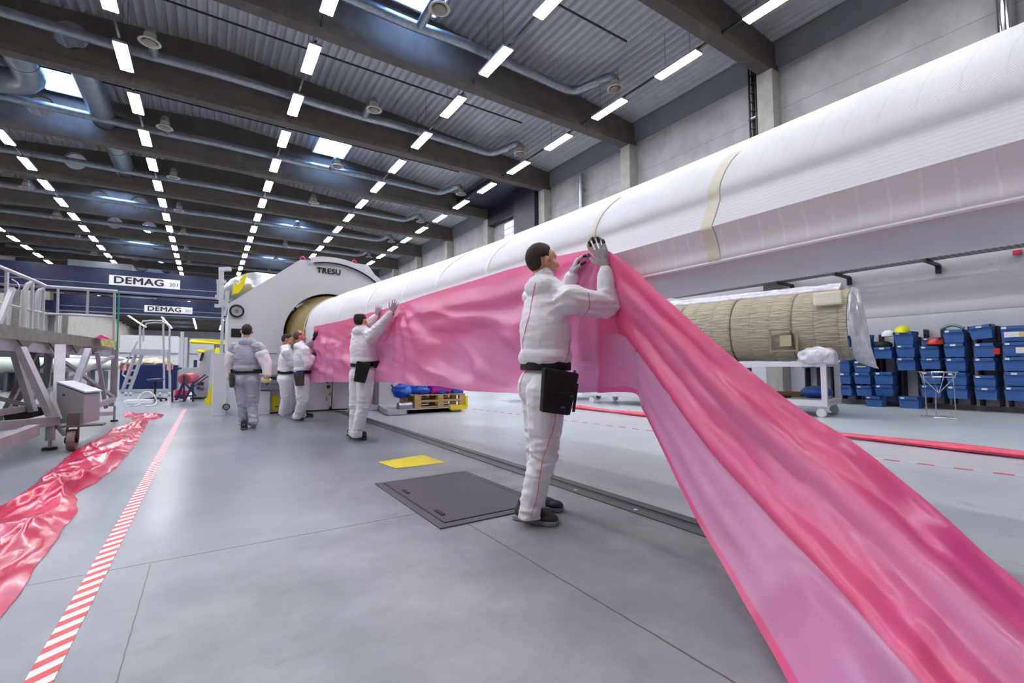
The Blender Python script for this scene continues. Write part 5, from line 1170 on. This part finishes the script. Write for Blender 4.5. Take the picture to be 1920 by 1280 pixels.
def person(J, label, fwd, look=None, look_up=(0, 0, 1), suitm=suit, hair='full', hairm=hairb, vox=.009, det=False, skinm=skin, seed=1, bulk=1.0, lift=(0, 0)):
    """J holds joint places in metres; one continuous body plus clothing children"""
    G = {k: Vector(v) for k, v in J.items()}
    base = (G['ankle_r']+G['ankle_l'])/2; base.z = 0
    t = thing('person', base, label, 'person')
    up = (G['neck']-G['pelvis']).normalized(); s, f, u = frame(up, fwd)
    hs, hf, hu = frame(look_up, look or fwd); H = G['head']; HM = Matrix((hs, hf, hu)).transposed()
    # --- body
    b = MB()
    ell(b, H+hf*-.012+hu*.022, (.076, .098, .098), HM); ell(b, H+hf*.030-hu*.035, (.058, .068, .072), HM); ell(b, H+hf*.055-hu*.078, (.036, .036, .030), HM)
    ell(b, H+hf*.062+hu*.035, (.055, .034, .045), HM); ell(b, H+hf*.07-hu*.02, (.048, .03, .045), HM)
    capsule(b, H+hf*.092+hu*.008, H+hf*.116-hu*.032, .009, .014, 10); ell(b, H+hf*.105-hu*.036, (.019, .012, .011), HM)
    ell(b, H+hf*.094-hu*.062, (.024, .010, .007), HM); ell(b, H+hf*.090-hu*.073, (.020, .010, .007), HM)
    for sg in (1, -1):
        ell(b, H+hs*sg*.083+hf*-.008-hu*.010, (.013, .024, .034), HM@Matrix.Rotation(.6*sg, 3, 'Z')); ell(b, H+hs*sg*.031+hf*.083+hu*.027, (.022, .014, .009), HM)
        ell(b, H+hs*sg*.045+hf*.055-hu*.03, (.028, .03, .03), HM)
    capsule(b, H-hf*.02-hu*.06, G['neck']-u*.02, .056, .06); capsule(b, G['neck'], G['pelvis'], .08, .09)
    capsule(b, G['sh_l'], G['sh_r'], .06, .06)
    for q in 'lr':
        capsule(b, G['sh_'+q], G['el_'+q], .045, .036); capsule(b, G['el_'+q], G['wr_'+q], .036, .026)
        capsule(b, G['hip_'+q], G['knee_'+q], .075, .05); capsule(b, G['knee_'+q], G['ankle_'+q], .05, .035)
    body = melt(b, 'body', skinm, .0065 if det else .009, 2, t)
    # --- face and hair
    for sg in (1, -1):
        e = H+hs*sg*.031+hf*.079+hu*.010
        ey = MB().sphere(e, .0115, 12, 8).build('eye', eyew, body, smooth=True); MB().sphere(e+hf*.0075, .0055, 10, 6).build('iris', iris, ey, smooth=True)
        MB().tube([H+hs*sg*(.012+.012*i)+hf*(.099-.0035*i*i)+hu*(.031+.004*math.sin(i)) for i in range(4)], .0045, 6).build('eyebrow', hairm, body)
    for sg in (1, -1): MB().sphere(H+hs*sg*.0915+hf*.003-hu*.012, (.006, .006, .011), 8, 6).build('ear_shade_spot', mat('ear_shade', '8a4a3a', .6), body, smooth=True)  # dark bead stands in for the shade inside the ear
    P = []; n, m_ = 48, 56
    for i in range(n+1):
        th = PI*i/n; row = []
        for j in range(m_):
            ph = 2*PI*j/m_; d = Vector((math.sin(th)*math.cos(ph), math.sin(th)*math.sin(ph), math.cos(th)))     # x side, y front, z up
            z = d.z; y = d.y; x = abs(d.x)
            line = -.62+1.0*max(0, y+.12)+(.95*max(0, y-.12) if x < .75 else 1.2*max(0, y-.05))      # hairline height rises to the front
            if y < -.1: line = -.95
            edge = (z-line)
            hide = max(0, min(1, edge*7))
            if x > .62 and -.34 < y < .08 and z < .06: hide = min(hide, max(0, min(1, (z+.06)*8)))
            if hair == 'bald': 
                top_ = max(0, min(1, (.62-z+ (-.15 if y > .1 else .1))*6)); hide = min(hide, top_)
            if hair == 'thin':
                top_ = max(0, min(1, (.80-z+(.25 if y < -.3 else -.25))*5)); hide = min(hide, top_)
            r_ = .93+.125*hide+.012*fbm(d.x*9+seed, d.y*9, d.z*9)*hide
            row.append(H+hf*-.014+hu*.022+HM@Vector((d.x*.079*r_, d.y*.101*r_, d.z*.101*r_)))
        P.append(row)
    MB().grid(P, True).build('hair', hairm, body, smooth=True)
    # --- coverall
    k = bulk; c = MB(); TM = Matrix((s, f, u)).transposed(); ch = G['neck'].lerp(G['pelvis'], .30); be = G['neck'].lerp(G['pelvis'], .60); wa = G['neck'].lerp(G['pelvis'], .80)
    ell(c, ch, (.185*k, .125*k, .19), TM); ell(c, be, (.175*k, .135*k, .17), TM); ell(c, wa+u*.03, (.188*k, .16*k, .12), TM); ell(c, ch.lerp(wa, .5), (.182*k, .15*k, .27), TM); ell(c, ch.lerp(wa, .35)-f*.02, (.18*k, .13*k, .24), TM)
    capsule(c, G['neck']-u*.03+(G['sh_l']-G['neck'])*.2, G['sh_l'], .075, .085); capsule(c, G['neck']-u*.03+(G['sh_r']-G['neck'])*.2, G['sh_r'], .075, .085)
    nk = G['neck'].lerp(G['head'], .36); capsule(c, G['neck']-u*.06, nk, .088, .068); capsule(c, nk-u*.02, G['sh_l'].lerp(G['neck'], .35), .06, .075); capsule(c, nk-u*.02, G['sh_r'].lerp(G['neck'], .35), .06, .075)
    ell(c, G['neck']-f*.045-u*.015, (.135, .085, .085), TM); ell(c, G['neck']-u*.03, (.12, .085, .06), TM)
    pe = G['pelvis']; ell(c, pe, (.175*k, .135*k, .14), TM)
    for q, sg in (('l', 1), ('r', -1)): ell(c, pe-f*.055+s*sg*.075-u*.05, (.092*k, .095*k, .125), TM)
    for q in 'lr':
        capsule(c, G['sh_'+q], G['el_'+q], .096*min(k, 1.06), .080); e = G['el_'+q]; w_ = G['wr_'+q]; capsule(c, e, e.lerp(w_, .82), .080, .056); capsule(c, e.lerp(w_, .8), e.lerp(w_, .93), .054, .042)
        h_ = G['hip_'+q]; kn = G['knee_'+q]; an = G['ankle_'+q]; capsule(c, h_, kn, .125*k, .095); capsule(c, kn, kn.lerp(an, .93), .092, .078); capsule(c, kn.lerp(an, .85), an, .080, .082)
    joints = [(G['el_l'], .16), (G['el_r'], .16), (G['knee_l'], .2), (G['knee_r'], .2), (G['ankle_l'], .2), (G['ankle_r'], .2), (G['sh_r'], .15), (G['sh_l'], .15)]
    def disp(p, nn):
        a = .28
        for q, r_ in joints: a = max(a, math.exp(-((p-q).length/r_)**2)*1.0)
        x, y, z = p.x*5+seed, p.y*5, p.z*9
        rg = (1-abs(noise.noise(Vector((x, y, z*1.2)))))*(1-abs(noise.noise(Vector((x*2, y*2+4, z*2)))))
        w1 = noise.noise(Vector((x*.8, y*.8, z*.5+9)))
        return (.026*(rg-.72)+.009*w1+.009*noise.noise(Vector((x*2.6, y*2.6, z*3.4)))+.012*(1-abs(noise.noise(Vector((x*1.2+y, y*1.5, z*2.6+3))))-.75))*a
    cov_ = melt(c, 'coverall', suitm, .008 if det else .011, 2, t, disp)
    hem = .05
    for v in cov_.data.vertices:
        if v.co.z < hem: v.co.z = hem-(hem-v.co.z)*.05
    bv = BVHTree.FromPolygons([v.co.copy() for v in cov_.data.vertices], [tuple(p.vertices) for p in cov_.data.polygons])
    # --- belt
    bc = pe+u*.10; ra = torso_ring(bv, bc, u, s, f, -.034, .001); rb = torso_ring(bv, bc, u, s, f, .026, .001)
    ra = [ (ra[i-1]+ra[i]+ra[(i+1) % len(ra)])/3 for i in range(len(ra))]; rb = [(rb[i-1]+rb[i]+rb[(i+1) % len(rb)])/3 for i in range(len(rb))]
    rb = [p+u*.066 for p in ra]
    cc = bc; push = lambda L_, o_: [p+((p-cc)-(p-cc).dot(u)*u).normalized()*o_ for p in L_]
    band_mesh('belt', push(ra, .020), push(rb, .022), blk, t, .008)
    return t, G, bv, cov_, (s, f, u, pe), ra
def pouch(t, bv, frame_, ra, ang, parent, w_=.17, h_=.24, m=blk, nm='tool_pouch', thick=.05, drop=.10, tilt=0):
    s, f, u, pe = frame_; d = s*math.cos(ang)+f*math.sin(ang); c0 = pe+u*.10; hit = bv.ray_cast(c0+d*.6, -d, .6)[0] or c0+d*.2
    si = d.cross(u).normalized()*-1; uu = u*math.cos(tilt)+si*math.sin(tilt); ss = si*math.cos(tilt)-u*math.sin(tilt)
    c_ = hit+d*(thick*.5+.022)-uu*(h_/2-drop+.05)
    M = Matrix((ss, d, uu)).transposed()
    P = [c_+M@Vector(q) for q in ((-w_*.50,-thick/2,h_/2),(w_*.50,-thick/2,h_/2),(w_*.40,-thick/2,-h_/2),(-w_*.40,-thick/2,-h_/2))]
    o = MB().prism(P, M@Vector((0, thick, 0))).build(nm, m, parent, bevel=.016)
    return o, c_, M
def tape_roll(c, axis, R, wdt, label, col='tape_roll_cream'):
    m = mat(col, 'eadfc8' if col == 'tape_roll_cream' else 'd8cf9a', .5); a = Vector(axis).normalized()
    o = MB().lathe(Vector(c)-a*wdt/2, [(R*.80, 0), (R, 0), (R, wdt), (R*.80, wdt), (R*.80, 0)], 36, a).build('tape_roll', m, smooth=True); tag(o, label, 'tape roll')
    MB().lathe(Vector(c)-a*wdt/2, [(R*.74, -.001), (R*.80, -.001), (R*.80, wdt+.001), (R*.74, wdt+.001), (R*.74, -.001)], 36, a).build('cardboard_core', mat('core_tan', 'b08d62', .7), o, smooth=True)
    return o
def seam_on(bv, pix, d0, r, m, parent, nm='seam_piping', n=4):
    pts = []
    for a, b in zip(pix, pix[1:]):
        for i in range(n):
            u_ = a[0]+(b[0]-a[0])*i/n; v_ = a[1]+(b[1]-a[1])*i/n; r_ = ray(u_, v_).normalized(); h_ = bv.ray_cast(CAM, r_, 30)
            if h_[0] is not None and abs((h_[0]-CAM).dot(ROT@Vector((0, 0, -1)))-d0) < .5: pts.append(h_[0]-r_*.001)
    if len(pts) > 2: MB().tube(pts, r, 6).build(nm, m, parent, smooth=True)
o_ = melt(BAG, 'plastic_bag', MATS['blue_plastic'], .02, 2, None, lambda p, n: .07*(ridge(p.x*4, p.y*4, p.z*6)-.4)); tag(o_, *BAGARGS)
melt(CORNER, 'foil_corner', foilw, .02, 2, cov, lambda p, n: .035*ridge(p.x*7, p.y*7, p.z*7))
o_ = melt(HEAP, 'cloth_heap', cream, .03, 2, None, lambda p, n: .07*(ridge(p.x*3, p.y*3, p.z*5)-.3)); tag(o_, 'heap of cream cloth on top of the dark blue container', 'cloth')
# ---- nearest worker, taping the film
D0 = 3.08
J1 = dict(head=pd(1017,490,3.16), neck=pd(1022,536,3.12), pelvis=pd(1022,712,3.10), sh_r=pd(1066,562,2.96), sh_l=pd(1005,560,3.28), el_r=pd(1140,574,3.08), wr_r=pd(1135,502,3.10), el_l=pd(1062,562,3.46), wr_l=pd(1074,512,3.38),
          hip_r=pd(1024,736,3.02), hip_l=pd(1012,736,3.20), knee_r=pd(1020,850,3.04), knee_l=pd(1012,846,3.22), ankle_r=pd(992,962,3.04), ankle_l=pd(1003,942,3.26))
F1 = Vector((1, -.05, 0)); 
t1_, G, bv, cv, fr1, ra = person(J1, 'nearest worker in white coverall taping pink film to the blade, arms raised', F1, look=(1, -.18, .14), look_up=(-.12, 0, 1), det=True, seed=3, bulk=1.08)
shoe_mesh('shoe', pz(985, 975), pz(1060, 988), t1_, k=1.08); shoe_mesh('shoe', pz(1000, 951), pz(1060, 960), t1_, k=1.06)
po, pc, pM = pouch(t1_, bv, fr1, ra, math.radians(187), t1_, .25, .27, tilt=.16, drop=.02)
po.location += Vector((0, 0, 0))
MB().box(pc+pM@Vector((0, .03, .05)), (.20, .012, .13), pM).build('pouch_flap', blk, po, bevel=.004)
MB().box(pc+pM@Vector((.03, .036, -.09)), (.028, .004, .012), pM).build('pouch_badge', mat('badge_blue', '3b4c9c', .5), po)
MB().cyl(pc+pM@Vector((.09, .0, .10)), pc+pM@Vector((.10, 0, .15)), .009, 8).build('pen', mat('pen_blue', '1f35a8', .4), po)
MB().box(pc+pM@Vector((.13, .0, -.02)), (.018, .006, .18), pM).build('strap_end', blk, po)
MB().box(pc+pM@Vector((.08, .033, -.0)), (.02, .006, .03), pM).build('tag_patch', mat('tag_peach', 'c9a090', .6), po)
for pix in ([(1004,530),(998,560),(993,590),(987,610),(980,640),(981,660)], [(1103,548),(1106,570),(1104,580),(1098,588),(1092,594)], [(1086,594),(1074,605),(1070,630),(1066,660),(1060,680),(1056,695)], [(1042,768),(1041,790),(1036,810),(1028,830),(1018,860),(1012,890),(1009,920),(1004,945),(997,960),(996,974)], [(990,690),(980,705),(975,722),(975,740)]):
    seam_on(bv, pix, D0, .0028, pipr, cv)
hR, tip = hand('glove', G['wr_r']+Vector((0, 0, .02)), pd(1116,450,3.06)-pd(1134,497,3.10), ray(1120, 470), t1_, thumb=1, curl=(.14, .1, .12, .25), size=1.15, tcurl=.5)
hL, tip = hand('glove', G['wr_l'], pd(1086,470,3.34)-pd(1073,508,3.38), Vector((.84, -.75, .1)), t1_, thumb=-1, curl=(.5, .6, .6, .6), size=1.15)
tape_roll(pd(1117, 459, 3.12), ray(1117, 459)+Vector((0, 0, .35)), .058, .03, 'cream masking tape roll held against the blade by the nearest worker')
# ---- second worker, seen from behind, both arms stretched up
D2 = 6.55
J2 = dict(head=pd(676,601,D2), neck=pd(680,619,D2), pelvis=pd(682,695,D2), sh_r=pd(697,630,D2-.15), sh_l=pd(672,629,D2+.18), el_r=pd(716,610,6.28), wr_r=pd(736,584,6.14), el_l=pd(690,612,6.70), wr_l=pd(706,592,6.66),
          hip_r=pd(686,702,D2-.08), hip_l=pd(672,702,D2+.1), knee_r=pd(682,760,D2-.05), knee_l=pd(668,760,D2+.1), ankle_r=pd(668,814,D2), ankle_l=pd(664,810,D2+.15))
t2_, G, bv, cv, fr, ra = person(J2, 'balding worker in white coverall seen from behind, stretching both arms up to the film', (.75, .55, 0), look=(.7, .7, .1), hair='bald', hairm=haird, seed=11, bulk=1.06)
a = pz(664, 826); shoe_mesh('shoe', pz(664, 822), pz(690, 824), t2_, m=shoed); shoe_mesh('shoe', pz(660, 817), pz(685, 817), t2_, m=shoed)
po, pc, pM = pouch(t2_, bv, fr, ra, math.radians(232), t2_, .19, .28, tilt=.25, thick=.05, drop=.08)
MB().box(pc+pM@Vector((0, .03, .07)), (.17, .01, .11), pM).build('pouch_flap', blk, po)
po, pc, pM = pouch(t2_, bv, fr, ra, math.radians(176), t2_, .17, .10, drop=.09, nm='side_pouch', thick=.04)
tape_roll(pc+pM@Vector((.10, .05, .0)), pM@Vector((.5, 1, 0)), .06, .05, 'cream tape roll hanging on the belt of the balding worker', 'tape_roll_cream')
hand('glove', G['wr_r'], pd(741,571,6.1)-pd(737,584,6.14), ray(740, 575), t2_, 1, (.15, .1, .1, .2), 1.0, glov, None, .006)
hand('glove', G['wr_l'], pd(710,575,6.62)-pd(706,590,6.66), ray(706, 580), t2_, -1, (.15, .1, .1, .2), 1.0, glov, None, .006)
# ---- third worker, profile to the right
D3 = 8.95
J3 = dict(head=pd(562,631,D3), neck=pd(564,648,D3), pelvis=pd(568,707,D3), sh_r=pd(573,657,D3-.17), sh_l=pd(560,656,D3+.17), el_r=pd(578,683,D3-.2), wr_r=pd(588,668,D3-.1), el_l=pd(576,650,D3+.25), wr_l=pd(589,633,D3-.02),
          hip_r=pd(568,713,D3-.08), hip_l=pd(565,713,D3+.09), knee_r=pd(568,750,D3-.06), knee_l=pd(565,750,D3-.02), ankle_r=pd(556,781,D3-.05), ankle_l=pd(566,778,D3+.12))
t3_, G, bv, cv, fr, ra = person(J3, 'worker with thinning hair facing right, smoothing the far end of the film', (1, -.15, 0), look=(.9, .1, -.05), hair='thin', hairm=hairg, seed=21, skinm=skinp, vox=.011)
shoe_mesh('shoe', pz(554, 787), pz(580, 789), t3_, m=shoed); shoe_mesh('shoe', pz(566, 782), pz(590, 781), t3_, m=shoed)
po, pc, pM = pouch(t3_, bv, fr, ra, math.radians(198), t3_, .19, .25, drop=.05, m=mat('pouch_brown', '4a3f3a', .7)); MB().box(pc+pM@Vector((0, .0, .125)), (.17, .05, .03), pM).build('pouch_top', mat('badge_blue', '3b4c9c'), po)
hand('glove', G['wr_r'], pd(594,660,D3-.1)-pd(588,667,D3-.1), ray(600, 660), t3_, 1, (.5, .5, .5, .5), 1.0, glod, None, .006, cuff=False)
hand('glove', G['wr_l'], pd(595,620,D3-.04)-pd(590,631,D3-.02), ray(600, 620), t3_, -1, (.4, .4, .4, .4), 1.0, glod, None, .006, cuff=False)
# ---- fourth worker, partly hidden behind the third
D4 = 9.5
J4 = dict(head=pd(539,637,D4), neck=pd(538,652,D4), pelvis=pd(535,706,D4), sh_r=pd(536,660,D4-.18), sh_l=pd(540,660,D4+.18), el_r=pd(549,682,D4-.1), wr_r=pd(567,668,D4), el_l=pd(556,680,D4+.2), wr_l=pd(573,668,D4+.2),
          hip_r=pd(535,712,D4-.09), hip_l=pd(535,712,D4+.09), knee_r=pd(536,746,D4-.05), knee_l=pd(540,746,D4+.1), ankle_r=pd(530,773,D4), ankle_l=pd(540,772,D4+.15))
t4_, G, bv, cv, fr, ra = person(J4, 'dark-haired worker looking down, half hidden behind the one with thinning hair', (1, -.05, 0), look=(.9, -.1, -.3), look_up=(.3, 0, 1), hair='full', hairm=haird, seed=31, skinm=skinp)
shoe_mesh('shoe', pz(527, 778), pz(548, 779), t4_, m=shoed); shoe_mesh('shoe', pz(540, 776), pz(560, 776), t4_, m=shoed)
hand('glove', G['wr_r'], Vector((1, .2, .2)), Vector((0, 1, 0)), t4_, 1, (.4,)*4, 1.0, glod, None, .007, cuff=False)
hand('glove', G['wr_l'], Vector((1, .2, .2)), Vector((0, -1, 0)), t4_, -1, (.4,)*4, 1.0, glod, None, .007, cuff=False)
# ---- fifth worker, walking away in the thin grey suit
D5 = 8.0
J5 = dict(head=pd(463,621,D5), neck=pd(464,640,D5), pelvis=pd(464,706,D5), sh_r=pd(486,652,D5-.02), sh_l=pd(441,652,D5+.02), el_r=pd(498,680,D5-.03), wr_r=pd(502,705,D5-.08), el_l=pd(431,682,D5+.02), wr_l=pd(432,710,D5+.02),
          hip_r=pd(473,714,D5), hip_l=pd(454,714,D5), knee_r=pd(474,756,D5+.02), knee_l=pd(456,757,D5-.02), ankle_r=pd(474,791,D5-.08), ankle_l=pd(457,797,D5+.02))
t5_, G, bv, cv, fr, ra = person(J5, 'worker in thin grey-white coverall walking away towards the machine', (.1, 1, 0), look=(.1, 1, 0), suitm=suitg, hair='full', hairm=haird, seed=41, bulk=1.18)
shoe_mesh('shoe', pz(457, 805), pz(459, 799), t5_, m=shoed, k=1.05); shoe_mesh('shoe', pz(474, 800), pz(477, 794), t5_, m=shoed, lift=.02)
slm = mat('coverall_white', 'f1eff5')
for q in 'lr':
    c = MB(); e = G['el_'+q]; w_ = G['wr_'+q]; s0 = G['sh_'+q].lerp(e, .45); capsule(c, s0, e, .110, .096); capsule(c, e, e.lerp(w_, .85), .092, .066)
    melt(c, 'sleeve_cover', slm, .011, 2, t5_, lambda p, n: .012*noise.noise(p*12))
hand('glove', G['wr_r'], Vector((.25, -.1, -1)), Vector((-1, .2, 0)), t5_, 1, (.5,)*4, 1.0, glod, None, .006, cuff=False)
hand('glove', G['wr_l'], Vector((0, .1, -1)), Vector((1, .2, 0)), t5_, -1, (.5,)*4, 1.0, glod, None, .006, cuff=False)
po, pc, pM = pouch(t5_, bv, fr, ra, math.radians(-10), t5_, .16, .24, drop=.02, m=mat('pouch_brown', '4a3f3a'))
tape_roll(pd(499, 712, D5-.2), Vector((.2, -.3, 1)), .075, .05, 'yellowish tape roll carried low by the worker walking away', 'tape_yellow')
# narrow side strap of the face of things the workers wear is left plain
print('verts', sum(len(o.data.vertices) for o in bpy.data.objects if o.type == 'MESH'))
